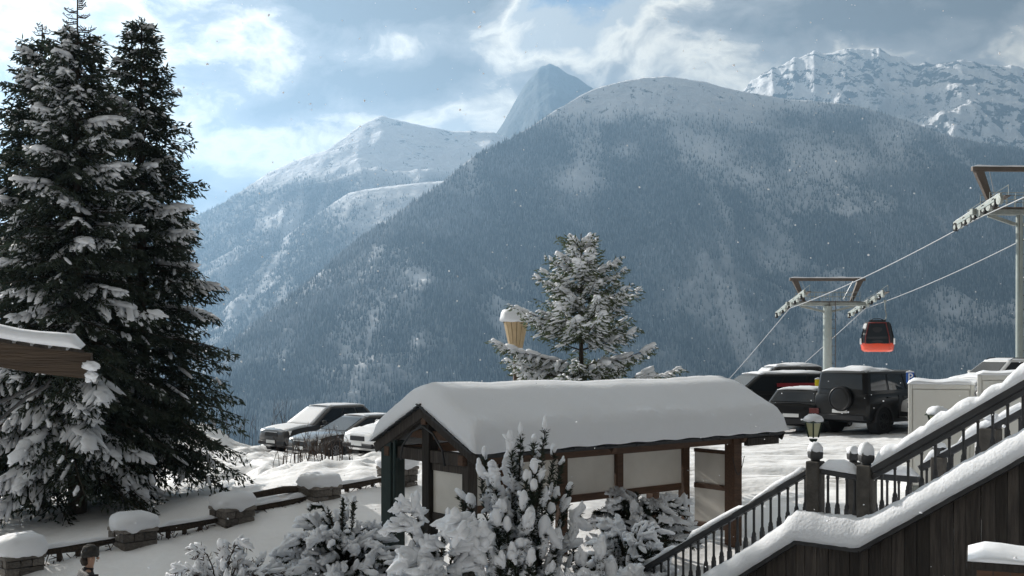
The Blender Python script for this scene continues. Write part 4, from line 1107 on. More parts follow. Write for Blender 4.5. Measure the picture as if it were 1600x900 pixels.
# ------------------------------------------------------------------ low shed in front of the wall
d = 9.2
p0 = P(1520, 876, d)
shed = thing('wood_store', 'low reddish timber store with a snowy flat lid in front of the plank wall', 'shed', (p0.x, d, gz(p0.x + .5, d) - .3), -.40)
hz = p0.z - shed.location.z
MB().box(-.05, 1.9, -.05, .75, hz - .07, hz).obj('lid', M['darkwood'], shed, bevel=.01)
for k in range(14): MB().box(.03 + .13 * k, .03 + .13 * k + .122, 0, .025, 0, hz - .072).obj('plank', M['brown'], shed)
MB().box(.03, .06, .026, .72, 0, hz - .072).obj('side_wall', M['brown'], shed); MB().box(1.80, 1.84, .026, .72, 0, hz - .072).obj('side_wall', M['brown'], shed)
rings = []
for i in range(15):
    x = -.04 + 1.93 * i / 14; h = .045 + .012 * math.sin(i * 1.3) + (.0 if 0 < i < 14 else -.035)
    rings.append([(x, -.045, hz), (x, -.05, hz + h * .6), (x, 0, hz + h), (x, .4, hz + h * 1.15), (x, .7, hz + h), (x, .74, hz)])
MB().loft(rings).obj('snow_cover', M['snow'], shed, True)

# ------------------------------------------------------------------ roof corner of the near chalet
d = 7.2
a = P(-220, 490, d); e = P(143, 572, d)
roof = thing('roof_corner', 'snow covered roof corner of a chalet with a heavy brown fascia board', 'roof', (e.x, d, e.z), 0)
va = a - e
n_ = 14
curve = [Vector((va.x * t, 0, va.z * t - .10 * math.sin(math.pi * t) * .6)) for t in np.linspace(1, 0, n_)]
b = MB()
for p, q in zip(curve[:-1], curve[1:]):
    b.hexa([p + Vector((0, -.02, -.085)), q + Vector((0, -.02, -.085)), q + Vector((0, .02, -.085)), p + Vector((0, .02, -.085))],
           [p + Vector((0, -.02, .085)), q + Vector((0, -.02, .085)), q + Vector((0, .02, .085)), p + Vector((0, .02, .085))])
b.obj('fascia_board', M['brown2'] if 'brown2' in M else M['brown'], roof)
b = MB()
for p, q in zip(curve[:-1], curve[1:]):
    b.hexa([p + Vector((0, -.05, .088)), q + Vector((-.03, -.05, .088)), q + Vector((-.85, 1.6, -.06)), p + Vector((-.82, 1.6, -.06))],
           [p + Vector((0, -.05, .108)), q + Vector((-.03, -.05, .108)), q + Vector((-.85, 1.6, -.04)), p + Vector((-.82, 1.6, -.04))])
b.obj('roof_boarding', M['darkwood'], roof)
rings = []
for i, p in enumerate(curve):
    h = .085 + .006 * math.sin(i * 1.2); s = 1 if i < n_ - 1 else .35
    q = p + Vector((-.05 if i == n_ - 1 else 0, 0, .109))
    rings.append([q + Vector((0, -.05, 0)), q + Vector((0, -.075, h * .45 * s)), q + Vector((0, -.05, h * .85 * s)), q + Vector((0, .03, h * s)), q + Vector((-.78, 1.5, h * s - .14)), q + Vector((-.82, 1.6, -.15))])
MB().loft(rings).obj('roof_snow', M['snow'], roof, True)
rng_ = np.random.default_rng(6)
SV, STt = blobs([[.005, -.03, .0], [.012, -.03, -.058], [-.01, -.03, -.085], [.028, -.03, -.078]], [[.056, .05, .034], [.042, .04, .026], [.018, .02, .024], [.016, .02, .026]], frames([[1, 0, -.1]] * 4), rng_, ICO3, .16)
np_obj('snow_lump', SV, STt, M['snow_fine'], roof, smooth=True)
MB().tube([(-.02, .0, -.03), (.03, .02, -.03)], .045, 10).obj('gutter_end', M['rail'], roof, True)
for (q, w) in (((-.40, .08, -.09), 0), ((-.42, .35, -.10), .12)):
    q = Vector(q)
    MB().tube([q, q + Vector((-.03, 0, -.05)), q + Vector((-.16, .0, -.12)), q + Vector((-.40, 0, -.20 - w)), q + Vector((-.9, 0, -.46 - w))], .012, 6).obj('support_strap', M['rail'], roof, True)
# the wall that carries it, outside the picture
MB().box(-2.8, -2.3, .25, 3.0, -5.4, -.02).obj('wall', M['darkwood'], roof)

# ------------------------------------------------------------------ stone pillars and the rail fence
stone_meshes = []
for k in range(5):
    r_ = random.Random(40 + k); w, dd_, h = .5, .5, .5; b = MB()
    j = lambda: r_.uniform(-.05, .05)
    b.hexa([(-w + j(), -dd_ + j(), -h + j() * .6) if i == 0 else (w + j(), -dd_ + j(), -h + j() * .6) if i == 1 else (w + j(), dd_ + j(), -h + j() * .6) if i == 2 else (-w + j(), dd_ + j(), -h + j() * .6) for i in range(4)],
           [(-w + j(), -dd_ + j(), h + j()) if i == 0 else (w + j(), -dd_ + j(), h + j()) if i == 1 else (w + j(), dd_ + j(), h + j()) if i == 2 else (-w + j(), dd_ + j(), h + j()) for i in range(4)])
    stone_meshes.append(b.mesh('stone', M['stone']))
PIL = [(-8.08, 18.0), (-6.67, 19.33), (-5.26, 20.67), (-3.85, 22.0), (-2.43, 23.33)]
PTOP = [Z(864, 18.0), Z(823, 19.33), Z(790, 20.67), Z(757, 22.0), Z(728, 23.33)]
PLAB = ['stone pillar under a wide snow cushion, lowest of the row beside the person in the dark hat', 'stone pillar with a snow cushion, second from the low end of the row below the spruce trunk', 'stone pillar capped with snow in the middle of the sloping fence', 'stone pillar capped with snow below the brown leafless shrub, next to the dark green post', 'stone pillar capped with snow seen through the shelter gable']
for i, ((x, y), zt) in enumerate(zip(PIL, PTOP)):
    rr = random.Random(60 + i)
    zb_ = gz(x, y) - .35; H_ = zt - zb_
    o = thing('stone_pillar', PLAB[i], 'pillar', (x, y, zb_), math.atan2(1.33, 1.41), 'stone pillars along the snow slope')
    w = .60
    MB().box(-w / 2 + .05, w / 2 - .05, -w / 2 + .05, w / 2 - .05, 0, H_ - .07).obj('core', M['mortar'], o)
    z = 0; course = 0
    while z < H_ - .10:
        h = min(rr.uniform(.11, .16), H_ - .07 - z)
        if H_ - .07 - z - h < .06: h = H_ - .07 - z
        for side in range(4):
            cuts = [0] + sorted(rr.uniform(.25, .75) for _ in range(1)) + [1]
            if course % 2: cuts = [0, rr.uniform(.28, .4), rr.uniform(.6, .72), 1]
            for p, q in zip(cuts[:-1], cuts[1:]):
                L_ = (q - p) * w; m = link(bpy.data.objects.new('stone', rr.choice(stone_meshes)), o)
                cpos = -w / 2 + (p + q) / 2 * w; dep = .14; off = w / 2 - dep / 2 + rr.uniform(-.008, .02)
                A = side * math.pi / 2
                m.location = (cpos * math.cos(A) + off * math.sin(A), cpos * math.sin(A) - off * math.cos(A), z + h / 2)
                m.rotation_euler = (0, 0, A); m.scale = (max(.05, L_ - .014), dep, h - .014)
        z += h; course += 1
    MB().box(-w / 2 - .03, w / 2 + .03, -w / 2 - .03, w / 2 + .03, H_ - .065, H_).obj('cap_slab', M['stone'], o, bevel=.012)
    b = MB(); hs = .25 + .05 * (i == 0) + rr.uniform(-.02, .03)
    lathe_cap(b, 0, 0, H_ + .002, [(.30, -.03), (.37, .0), (.40, hs * .22), (.395, hs * .5), (.35, hs * .78), (.25, hs * .95), (.10, hs * 1.02)], 24, 3.2, rr)
    tx, ty, q1, q2 = rr.uniform(-.22, .22), rr.uniform(-.15, .15), rr.uniform(.92, 1.06), rr.random() * 6
    b.V = [(x_ * q1 * (1 + .06 * math.sin(3 * math.atan2(y_, x_) + q2)) + .12 * (z_ - H_) * tx, y_ * (1 + .05 * math.sin(2 * math.atan2(y_, x_) + q2 * 2)), H_ + (z_ - H_) * (1 + tx * x_ * 1.4 + ty * y_) if z_ > H_ + .02 else z_ - (.05 * max(0, math.sin(4 * math.atan2(y_, x_) + q2)) if z_ < H_ + .01 else 0)) for x_, y_, z_ in b.V]
    b.obj('snow_cap', M['snow'], o, True)
for i in range(4):
    rr = random.Random(80 + i)
    (x0, y0), (x1, y1) = PIL[i], PIL[i + 1]; za, zc = PTOP[i] - .12, PTOP[i + 1] - .22
    if i == 0: za, zc = PTOP[0] - .05, PTOP[1] - .18
    o = thing('rail_fence', ['snow topped log rail fence between the two lowest stone pillars', 'snow topped log rail fence rising from the second stone pillar to the third', 'snow topped log rail fence ending at the pillar below the leafless shrub', 'log rail fence running behind the dark green post'][i], 'fence', (x0, y0, za), 0, 'log rails between the pillars')
    A = Vector((0, 0, 0)); B_ = Vector((x1 - x0, y1 - y0, zc - za)); dv = (B_ - A).normalized()
    A = A + dv * .34; B_ = B_ - dv * .34
    mid = (A + B_) / 2 + Vector((0, 0, -.03))
    MB().tube([A, mid, B_], [.055, .062, .05], 9).obj('rail', M['bark'], o, True)
    lo = Vector((0, 0, -.26))
    MB().tube([A + lo, mid + lo, B_ + lo], [.05, .045, .05], 9).obj('rail', M['bark'], o, True)
    for t in (.25, .5, .75):
        q = A.lerp(B_, t); g = gz(x0 + q.x, y0 + q.y) - za - .2
        MB().beam((q.x, q.y, g), (q.x, q.y, q.z + .02), .07, .07, (1, 0, 0)).obj('fence_post', M['bark'], o)
    snow_strip(A + Vector((0, 0, .045)), B_ + Vector((0, 0, .045)), .13, .07, 90 + i, o, 'snow_cover', gaps=.12)
    # ivy like twigs hanging over the bank under the rail
    b = MB()
    for k in range(46):
        q = A.lerp(B_, rr.random()) + Vector((rr.uniform(-.02, .04), rr.uniform(-.08, -.02), rr.uniform(-.24, 0)))
        b.tube([q, q + Vector((rr.uniform(-.1, .1), rr.uniform(-.12, 0), rr.uniform(-.22, .05)))], [.012, .005], 3)
    b.obj('brushwood', M['twig'], o)
o = MB().tube([(-5.15, 21.6, 0), (-4.6, 22.1, .06), (-3.9, 22.7, .03)], [.06, .075, .055], 9).obj('fallen_log', M['bark'], None, True)
o.location = (0, 0, Z(771, 22)); tag(o, 'dark log lying on the snow behind the fence beside the stone pillar', 'log')
# ------------------------------------------------------------------ vehicles
def smooth_ring(w, n=1): return w
def car(name, label, cat, loc, heading, paint, L=4.5, W=1.84, H=1.65, belt=.98, hood=.92, clear=.24, cowl=1.30, roof_a=1.95, roof_b=3.9, tail=4.38, wr=.34, nose_drop=.16, boxy=.0,
        snow=('roof', 'hood', 'screen'), spare=False, rimm='rim', group=None, wheels=True, rear_lights=True, side_windows=((.02, .34), (.37, .66), (.70, .94)), roof_w=.64, slope=0.0, plate_r=True, snow_t=.05, snow_seed=1, rails=False, flare=False):
    """A car with its nose at local x = 0, tail at x = L, its right side at +y seen from the tail. heading: direction the nose points (radians from +X)."""
    root = thing(name, label, cat, loc, heading + math.pi, group)
    root.rotation_euler = (0, slope, heading + math.pi)
    hw = W / 2
    def half_w(x):
        e = min(x, L - x); k = .30 if not boxy else .10
        return hw * (1 - (.22 if not boxy else .06) * max(0, 1 - e / k) ** 2.2 if e < k else 1)
    def deck(x):
        if x < cowl:
            t = x / cowl; return hood - nose_drop * (1 - t) ** 2.4 + (belt - hood) * t ** 3
        if x > tail: return belt - .05 * ((x - tail) / max(.05, L - tail))
        return belt
    # lower body
    rings = []
    for x in [0.0, .04, .12, .25, .45, .7, 1.0, cowl, 1.7, 2.3, 3.0, 3.6, tail - .25, tail, L - .12, L - .03, L]:
        w = half_w(min(max(x, .0), L)); zt = deck(x); e = min(x, L - x)
        lo = clear + (.16 * max(0, 1 - e / .25) if e < .25 else 0)
        cap = .0 if .03 < x < L - .02 else .06
        zt -= cap; zm = clear + (zt - clear) * .55
        half = [(w * .80, lo), (w * .97, lo + .08), (w, zm), (w * .985, zt - .14), (w * .93, zt - .035), (w * .80, zt), (w * .4, zt + .025)]
        rings.append([(x, y, z) for y, z in half] + [(x, -y, z) for y, z in reversed(half)])
    MB().loft(rings).obj('body', paint, root, True).data.set_sharp_from_angle(angle=R(38))
    # cabin
    bw = hw * .93; rw = hw * (roof_w + .12 if not boxy else .86)
    zr_ = H; zb_ = belt - .03
    A0, A1, B1, B0 = cowl - .08, roof_a, roof_b, tail
    def corner_box(zs):
        rings = []
        for t in zs:
            if t <= 1: x0 = A0 + (A1 - A0) * t; x1 = B0 + (B1 - B0) * t; w = bw + (rw - bw) * t; z = zb_ + (zr_ - .07 - zb_) * t
            else:
                q = t - 1; x0 = A1 + .22 * q; x1 = B1 - .16 * q; w = rw - .12 * q; z = zr_ - .07 + .07 * math.sin(q * math.pi / 2)
            rr_ = .14; ring = []
            for (cx, cy, a0) in ((x1 - rr_, w - rr_, 0), (x0 + rr_, w - rr_, 90), (x0 + rr_, -w + rr_, 180), (x1 - rr_, -w + rr_, 270)):
                for k in range(4):
                    a = R(a0 + 30 * k); bow = .05 * (1 - (cy / w) ** 2) if w else 0
                    ring.append((cx + rr_ * math.cos(a), cy + rr_ * math.sin(a), z))
            rings.append(ring)
        return rings
    MB().loft(corner_box([0, .33, .66, 1.0, 1.4, 1.75, 2.0])).obj('cabin', paint, root, True).data.set_sharp_from_angle(angle=R(45))
    # windows laid proud of the cabin
    def xa(t): return A0 + (A1 - A0) * t
    def xb(t): return B0 + (B1 - B0) * t
    def wz(t): return bw + (rw - bw) * t
    def zz(t): return zb_ + (zr_ - .07 - zb_) * t
    t0, t1 = .17, .93
    def slab(pts, n, name='window', m=None, th=.012):
        n = Vector(n).normalized(); lo = [Vector(p) - n * .02 for p in pts]; hi = [Vector(p) + n * th for p in pts]
        return MB().hexa(lo, hi).obj(name, m or M['glass'], root)
    i_ = .12
    slab([(xa(t0), -wz(t0) + i_, zz(t0)), (xa(t0), wz(t0) - i_, zz(t0)), (xa(t1), wz(t1) - i_, zz(t1)), (xa(t1), -wz(t1) + i_, zz(t1))], (-(zr_ - zb_), 0, A1 - A0), 'windscreen')
    slab([(xb(t0 + .06), wz(t0) - i_, zz(t0 + .06)), (xb(t0 + .06), -wz(t0) + i_, zz(t0 + .06)), (xb(t1), -wz(t1) + i_, zz(t1)), (xb(t1), wz(t1) - i_, zz(t1))], ((zr_ - zb_), 0, B0 - B1), 'rear_window')
    for s in (-1, 1):
        for (u0, u1) in side_windows:
            def sx(u, t): return xa(t) + .10 + (xb(t) - xa(t) - .20) * u
            q = [(sx(u0, t0), s * wz(t0), zz(t0)), (sx(u1, t0), s * wz(t0), zz(t0)), (sx(u1, t1), s * wz(t1), zz(t1)), (sx(u0, t1), s * wz(t1), zz(t1))]
            slab(q, (0, s * (zr_ - zb_), bw - rw), 'side_window')
        # mirror, handles, sill
        m = MB(); lathe_cap(m, 0, 0, 0, [(.06, 0), (.10, .03), (.11, .10), (.07, .15)], 10); mo = m.obj('mirror', paint, root, True); mo.location = (cowl + .34, s * (hw + .04), belt + .0)
        MB().box(cowl + .3, cowl + .37, s * (hw - .16), s * (hw + .0), belt + .02, belt + .05).obj('mirror_arm', M['black'], root)
        for hx in (cowl + 1.15, cowl + 2.05): MB().box(hx, hx + .18, s * (hw - .01), s * (hw + .022), belt - .16, belt - .125).obj('door_handle', M['chrome'] if paint is M['grey_paint'] else paint, root)
        MB().box(.95, L - .95, s * (hw - .05), s * (hw + .012), clear + .0, clear + .09).obj('sill', M['black'], root, bevel=.01)
        for sx_ in (cowl + .62, cowl + 1.55): MB().box(sx_, sx_ + .012, s * (hw * .985 - .02), s * (hw * .992 + .006), clear + .12, belt - .08).obj('door_seam', M['black'], root)
        if rails: MB().tube([(A1 + .15, s * (rw - .08), zr_ - .02), (A1 + .3, s * (rw - .08), zr_ + .05), (B1 - .2, s * (rw - .08), zr_ + .05), (B1 - .05, s * (rw - .08), zr_ - .02)], .018, 6).obj('roof_rail', M['black'], root, True)
        # headlight, tail light
        b = MB(); b.hexa([(.015, s * (hw * .45), hood - nose_drop - .16), (.16, s * (hw * .97), hood - nose_drop - .13), (.22, s * (hw * .95), hood - nose_drop - .13), (.10, s * hw * .45, hood - nose_drop - .16)],
                         [(.03, s * (hw * .45), hood - nose_drop - .03), (.18, s * (hw * .965), hood - nose_drop + .03), (.26, s * (hw * .94), hood - nose_drop + .03), (.12, s * hw * .45, hood - nose_drop - .03)])
        b.obj('headlight', M['lamp_clear'], root, bevel=.008)
        if rear_lights:
            MB().box(L - .10, L + .012, s * hw * .62, s * hw * .97, belt - .28, belt - .10).obj('tail_light', M['tail_red'], root, bevel=.02)
    # nose
    zn = hood - nose_drop
    MB().box(-.012, .05, -hw * .42, hw * .42, zn - .20, zn - .05).obj('grille', M['black'], root, bevel=.015)
    MB().box(-.02, .0, -hw * .40, hw * .40, zn - .05, zn - .03).obj('grille_bar', M['chrome'], root)
    MB().box(-.03, .14, -hw * .84, hw * .84, clear + .10, clear + .24).obj('bumper', M['black'], root, bevel=.03, seg=2)
    MB().box(-.045, -.03, -.26, .26, clear + .17, clear + .28).obj('number_plate', M['plate'], root)
    MB().box(L - .12, L + .04, -hw * .86, hw * .86, clear + .08, clear + .26).obj('bumper', M['black'], root, bevel=.03, seg=2)
    if plate_r: MB().box(L + .042, L + .055, -.26, .26, clear + .30, clear + .41).obj('number_plate', M['plate'], root)
    # wheels
    if wheels:
        for x in (.82, L - .86):
            for s in (-1, 1):
                w = link(bpy.data.objects.new('wheel', None), root); w.location = (x, s * (hw - .10), wr); w.empty_display_size = .1
                prof = [(wr * .60, -.11), (wr * .90, -.115), (wr, -.08), (wr, .08), (wr * .90, .115), (wr * .60, .11)]
                rings = [[(r * math.cos(2 * math.pi * k / 24), y, r * math.sin(2 * math.pi * k / 24)) for k in range(24)] for r, y in prof]
                MB().loft(rings, False).obj('tyre', M['rubber'], w, True)
                b = MB()
                for k in range(10):
                    a = 2 * math.pi * k / 10
                    b.beam((0, s * .085, 0), (math.cos(a) * wr * .62, s * .10, math.sin(a) * wr * .62), .030, .05, (0, 1, 0))
                rings = [[(r * math.cos(2 * math.pi * k / 24), s * y, r * math.sin(2 * math.pi * k / 24)) for k in range(24)] for r, y in ((wr * .56, .03), (wr * .58, .112), (wr * .66, .112), (wr * .66, .02))]
                b.loft(rings, False)
                b.tube([(0, s * .03, 0), (0, s * .115, 0)], .06, 10)
                b.obj('rim', M[rimm], w)
                MB().tube([(0, s * -.1, 0), (0, s * .04, 0)], wr * .60, 20).obj('brake_disc', M['black'], w)
                # arch
                ring = []
                n_ = 15
                for k in range(n_):
                    a = math.pi * k / (n_ - 1) * 1.04 - .06; ro, ri = wr + (.115 if flare else .085), wr + .03
                    ring.append([(x + ri * math.cos(a), s * (hw - .02), wr + ri * math.sin(a)), (x + ri * math.cos(a), s * (hw + (.045 if flare else .018)), wr + ri * math.sin(a)),
                                 (x + ro * math.cos(a), s * (hw + (.035 if flare else .010)), wr + ro * math.sin(a)), (x + ro * math.cos(a), s * (hw - .02), wr + ro * math.sin(a))])
                MB().loft(ring).obj('wheel_arch', M['black'], root)
                MB().tube([(x, s * (hw - .30), wr), (x, s * (hw + .004), wr)], wr + .06, 22).obj('wheel_well', M['rubber'], root)
    if spare:
        w = link(bpy.data.objects.new('spare_wheel', None), root); w.location = (L + .10, .10, 1.10)
        rings = [[(x, r * math.cos(2 * math.pi * k / 28), r * math.sin(2 * math.pi * k / 28)) for k in range(28)] for r, x in ((.36, -.12), (.385, -.08), (.385, .08), (.35, .12), (.25, .135), (.06, .14))]
        MB().loft(rings).obj('wheel_cover', M['black_paint'], w, True)
        MB().loft([[(x, r * math.cos(2 * math.pi * k / 28), r * math.sin(2 * math.pi * k / 28)) for k in range(28)] for r, x in ((.365, .09), (.37, .125), (.34, .135), (.335, .10))], False).obj('cover_ring', M['blackrim'], w, True)
    # snow
    rs = np.random.default_rng(snow_seed)
    def sheet(fun, nu, nv, t, nm):
        """fun(u,v) -> point on the panel; a sheet of snow of thickness t with soft edges"""
        top = []; bot = []
        for i in range(nu):
            for j in range(nv):
                u, v = i / (nu - 1), j / (nv - 1); p = Vector(fun(u, v)); e = min(min(u, 1 - u) * (nu - 1), min(v, 1 - v) * (nv - 1))
                k = .12 if e < .5 else (.75 if e < 1.5 else 1)
                hgt = t * k * (1 + .35 * math.sin(u * 9 + v * 4 + snow_seed) + float(rs.uniform(-.15, .15)))
                top.append(p + Vector((0, 0, max(.006, hgt)))); bot.append(p - Vector((0, 0, .02)))
        b = MB(); n = nu * nv; V = top + bot; Fc = []
        for i in range(nu - 1):
            for j in range(nv - 1):
                a = i * nv + j; Fc.append((a, a + 1, a + nv + 1, a + nv)); Fc.append((n + a, n + a + nv, n + a + nv + 1, n + a + 1))
        for i in range(nu - 1):
            for j in (0, nv - 1):
                a = i * nv + j; Fc.append((a, a + nv, n + a + nv, n + a))
        for j in range(nv - 1):
            for i in (0, nu - 1):
                a = i * nv + j; Fc.append((a, n + a, n + a + 1, a + 1))
        b.add(V, Fc); b.obj(nm, M['snow_fine'], root, True)
    if 'roof' in snow: sheet(lambda u, v: (A1 + .08 + (B1 - A1 - .12) * u, (-1 + 2 * v) * (rw - .05), zr_ - .035 + .03 * (1 - abs(2 * v - 1) ** 3)), 14, 9, snow_t, 'roof_snow')
    if 'half' in snow: sheet(lambda u, v: (B1 - .1 - (B1 - A1) * .55 * u, (-1 + 2 * v) * (rw - .05), zr_ - .035 + .03 * (1 - abs(2 * v - 1) ** 3)), 10, 9, snow_t * 1.5, 'roof_snow')
    if 'hood' in snow: sheet(lambda u, v: (.10 + (cowl - .2) * u, (-1 + 2 * v) * half_w(.1 + (cowl - .2) * u) * .86, deck(.10 + (cowl - .2) * u) - .015 + .025 * (1 - abs(2 * v - 1) ** 3)), 12, 9, snow_t * .8, 'bonnet_snow')
    if 'screen' in snow: sheet(lambda u, v: (xa(.06 + .9 * u) - .015, (-1 + 2 * v) * (wz(u) - .10), zz(.06 + .9 * u) + .012), 8, 8, snow_t * .5, 'windscreen_snow')
    if 'rear' in snow: sheet(lambda u, v: (xb(.10 + .86 * u) + .02, (-1 + 2 * v) * (wz(u) - .12), zz(.10 + .86 * u) + .01), 6, 7, snow_t * .4, 'rear_window_snow')
    return root

def place(px, py_ground, d):
    x = (px - 800) / F * d
    return (x, d, gz(x, d) - .02)
def hd(deg_): return R(deg_)
GR = 'cars parked in the row on the snowy field'
# nose position given, heading = direction the nose points, degrees from +X (180 = towards -X)
def nose(x, y, h, dz=0): return (x, y, gz(x, y) + dz)
car('parked_car', 'dark off-road car with dusted bonnet, farthest from the shelter in its row of three', 'car', nose(-8.68, 39.6, 0, -.02), hd(228), M['anthracite_paint'], L=4.55, W=1.86, H=1.70, belt=1.04, hood=1.02, cowl=1.30, roof_a=2.12, roof_b=3.85, tail=4.48, wr=.37, nose_drop=.17,
    snow=('roof', 'hood', 'screen'), group=GR, snow_t=.035, slope=0)
car('parked_car', 'dark grey hatchback with frosted windscreen, in the middle of the row of three', 'car', nose(-7.0, 36.2, 0, -.02), hd(224), M['grey_paint'], L=4.5, W=1.82, H=1.47, belt=.93, hood=.93, cowl=1.22, roof_a=2.15, roof_b=3.55, tail=4.4, wr=.33, nose_drop=.20,
    snow=('roof',), group=GR, snow_t=.014, snow_seed=2)
car('parked_car', 'white car under snow, half hidden by the shelter gable', 'car', nose(-4.75, 33.7, 0, -.06), hd(224), M['white_paint'], L=4.3, W=1.80, H=1.50, belt=.95, hood=.92, cowl=1.15, roof_a=2.0, roof_b=3.7, tail=4.25, wr=.32, nose_drop=.17,
    snow=('roof', 'hood', 'screen', 'rear'), group=GR, snow_t=.09, snow_seed=3)
# car park on the far side
GP = 'vehicles in the car park beyond the stairs'
def tail_at(px, d, h_deg, L):
    """nose position for a car whose tail centre stands at (px, d)"""
    x = (px - 800) / F * d; h = R(h_deg); nx, ny = x + math.cos(h) * L, d + math.sin(h) * L
    return (nx, ny, gz(x + math.cos(h) * L / 2, d + math.sin(h) * L / 2) - .03)
car('off_road_car', 'black boxy off-road car with a round spare wheel on its back door', 'car', tail_at(1313, 34.0, 40, 4.6), hd(40), M['black_paint'], L=4.6, W=1.93, H=1.97, belt=1.28, hood=1.24, clear=.36, cowl=1.30, roof_a=1.62, roof_b=4.52, tail=4.6, wr=.42, nose_drop=.03, boxy=1,
    snow=('half',), spare=True, rimm='blackrim', group=GP, side_windows=((.03, .30), (.34, .62), (.66, .95)), snow_t=.07, flare=True, rear_lights=False)
car('parked_car', 'black hatchback seen from behind, between the snowy shelter roof and off-road car', 'car', tail_at(1236, 35.0, 58, 4.3), hd(58), M['black_paint'], L=4.3, W=1.84, H=1.42, belt=.95, hood=.92, cowl=1.2, roof_a=2.0, roof_b=3.75, tail=4.25, wr=.34,
    snow=('roof',), group=GP, snow_t=.05, snow_seed=5)
car('parked_van', 'long black van with a red stripe behind the black hatchback', 'van', tail_at(1287, 40.5, 196, 4.9), hd(196), M['black_paint'], L=4.9, W=1.95, H=1.88, belt=1.18, hood=1.02, cowl=1.0, roof_a=1.85, roof_b=4.75, tail=4.88, wr=.36, nose_drop=.12,
    snow=('roof',), group=GP, snow_t=.07, snow_seed=6)
car('parked_car', 'snow roofed car at the far edge of the car park, beyond the black van', 'car', nose(9.3, 47.5, 0), hd(190), M['grey_paint'], L=4.4, W=1.8, H=1.98, belt=1.2, hood=1.1, cowl=1.2, roof_a=1.9, roof_b=4.1, tail=4.35, wr=.33, snow=('roof', 'hood', 'screen'), group=GP, snow_t=.10, snow_seed=7)
car('parked_car', 'car buried in snow behind the white container', 'car', nose(12.3, 33.5, 0, .2), hd(196), M['white_paint'], L=4.4, W=1.8, H=1.55, belt=1.0, hood=.95, cowl=1.2, roof_a=2.0, roof_b=3.7, tail=4.3, wr=.33, snow=('roof', 'hood', 'screen', 'rear'), group=GP, snow_t=.12, snow_seed=8)
zc = Z(560, 45) - 1.66
car('parked_car', 'white estate car with dark windows, parked highest, beside the near lift pylon', 'car', ((1484 - 800) / F * 45, 44.0, zc), hd(204), M['white_paint'], L=4.6, W=1.84, H=1.62, belt=1.02, hood=.98, cowl=1.2, roof_a=1.95, roof_b=4.1, tail=4.5, wr=.34, snow=('roof', 'hood'), group=GP, snow_t=.05, snow_seed=9, rails=True)
# red stripe on the van flank
van = [o for o in bpy.data.objects if o.name.startswith('parked_van')][0]
for s in (-1, 1): MB().box(2.5, 4.65, .70 if s > 0 else -.885, .885 if s > 0 else -.70, 1.40, 1.53).obj('side_stripe', M['red_stripe'], van)

# the terrace the high white car stands on is the snow berm behind the container
def berm():
    d = 44.0; xs = np.linspace(13.5, 30, 34); ys = np.linspace(40.8, 50, 20); X, Y = np.meshgrid(xs, ys)
    top = zc - .02; g = ground(X, Y)
    k = sstep(13.5, 15.8, X) * sstep(40.8, 42.2, Y) * (1 - sstep(48, 50, Y))
    Zt = g - .1 + k * np.maximum(0, top - g + .1) + k * (fbm(X, Y, 4, 3) - .5) * .03
    V = np.stack([X, Y, Zt], -1).reshape(-1, 3); nx = len(xs); i = np.arange(len(ys) - 1)[:, None] * nx + np.arange(nx - 1)[None]
    T = np.stack([i, i + 1, i + 1 + nx, i + nx], -1).reshape(-1, 4)
    kind(np_obj('snow_bank', V, T, M['snow'], smooth=True), 'structure')
berm()

# ------------------------------------------------------------------ white containers
def container(label, px0, px1, py_top, d, yaw, depth=2.2, snow=True, seed=1):
    x0 = (px0 - 800) / F * d; w = (px1 - px0) / F * d * .92; z0 = gz(x0 + w / 2, d) - .05
    o = thing('white_container', label, 'container', (x0, d, z0), yaw, 'white containers by the car park'); H_ = Z(py_top, d) - z0
    MB().box(.03, w - .03, .03, depth, 0, H_ - .03).obj('body', M['white_box'], o)
    MB().box(.10, w - .10, .0, .026, .12, H_ - .12).obj('panel', M['white_box'], o, bevel=.006)
    for (a, c) in ((0, .085), (w - .085, w)): MB().box(a, c, -.012, .09, 0, H_).obj('corner_post', M['white_box'], o, bevel=.01)
    MB().box(.09, w - .09, -.01, .06, H_ - .10, H_).obj('top_rail', M['white_box'], o, bevel=.008); MB().box(.09, w - .09, -.01, .06, .0, .10).obj('bottom_rail', M['steel'], o)
    if snow:
        rings = []
        for i in range(13):
            t = i / 12; h = .05 + .04 * math.sin(t * 5 + seed) ** 2 if 0 < i < 12 else .01
            x = -.02 + (w + .04) * t; rings.append([(x, -.03, H_), (x, -.035, H_ + h * .7), (x, .10, H_ + h), (x, depth * .6, H_ + h * 1.2), (x, depth, H_ + h), (x, depth + .02, H_)])
        MB().loft(rings).obj('roof_snow', M['snow'], o, True)
    return o
container('tall white container next to the boxy black off-road car', 1419, 1523, 600, 24.5, -.36, seed=1)
container('white container behind the upper stair rail, below the high parked white car', 1527, 1660, 586, 23.6, -.40, seed=2)

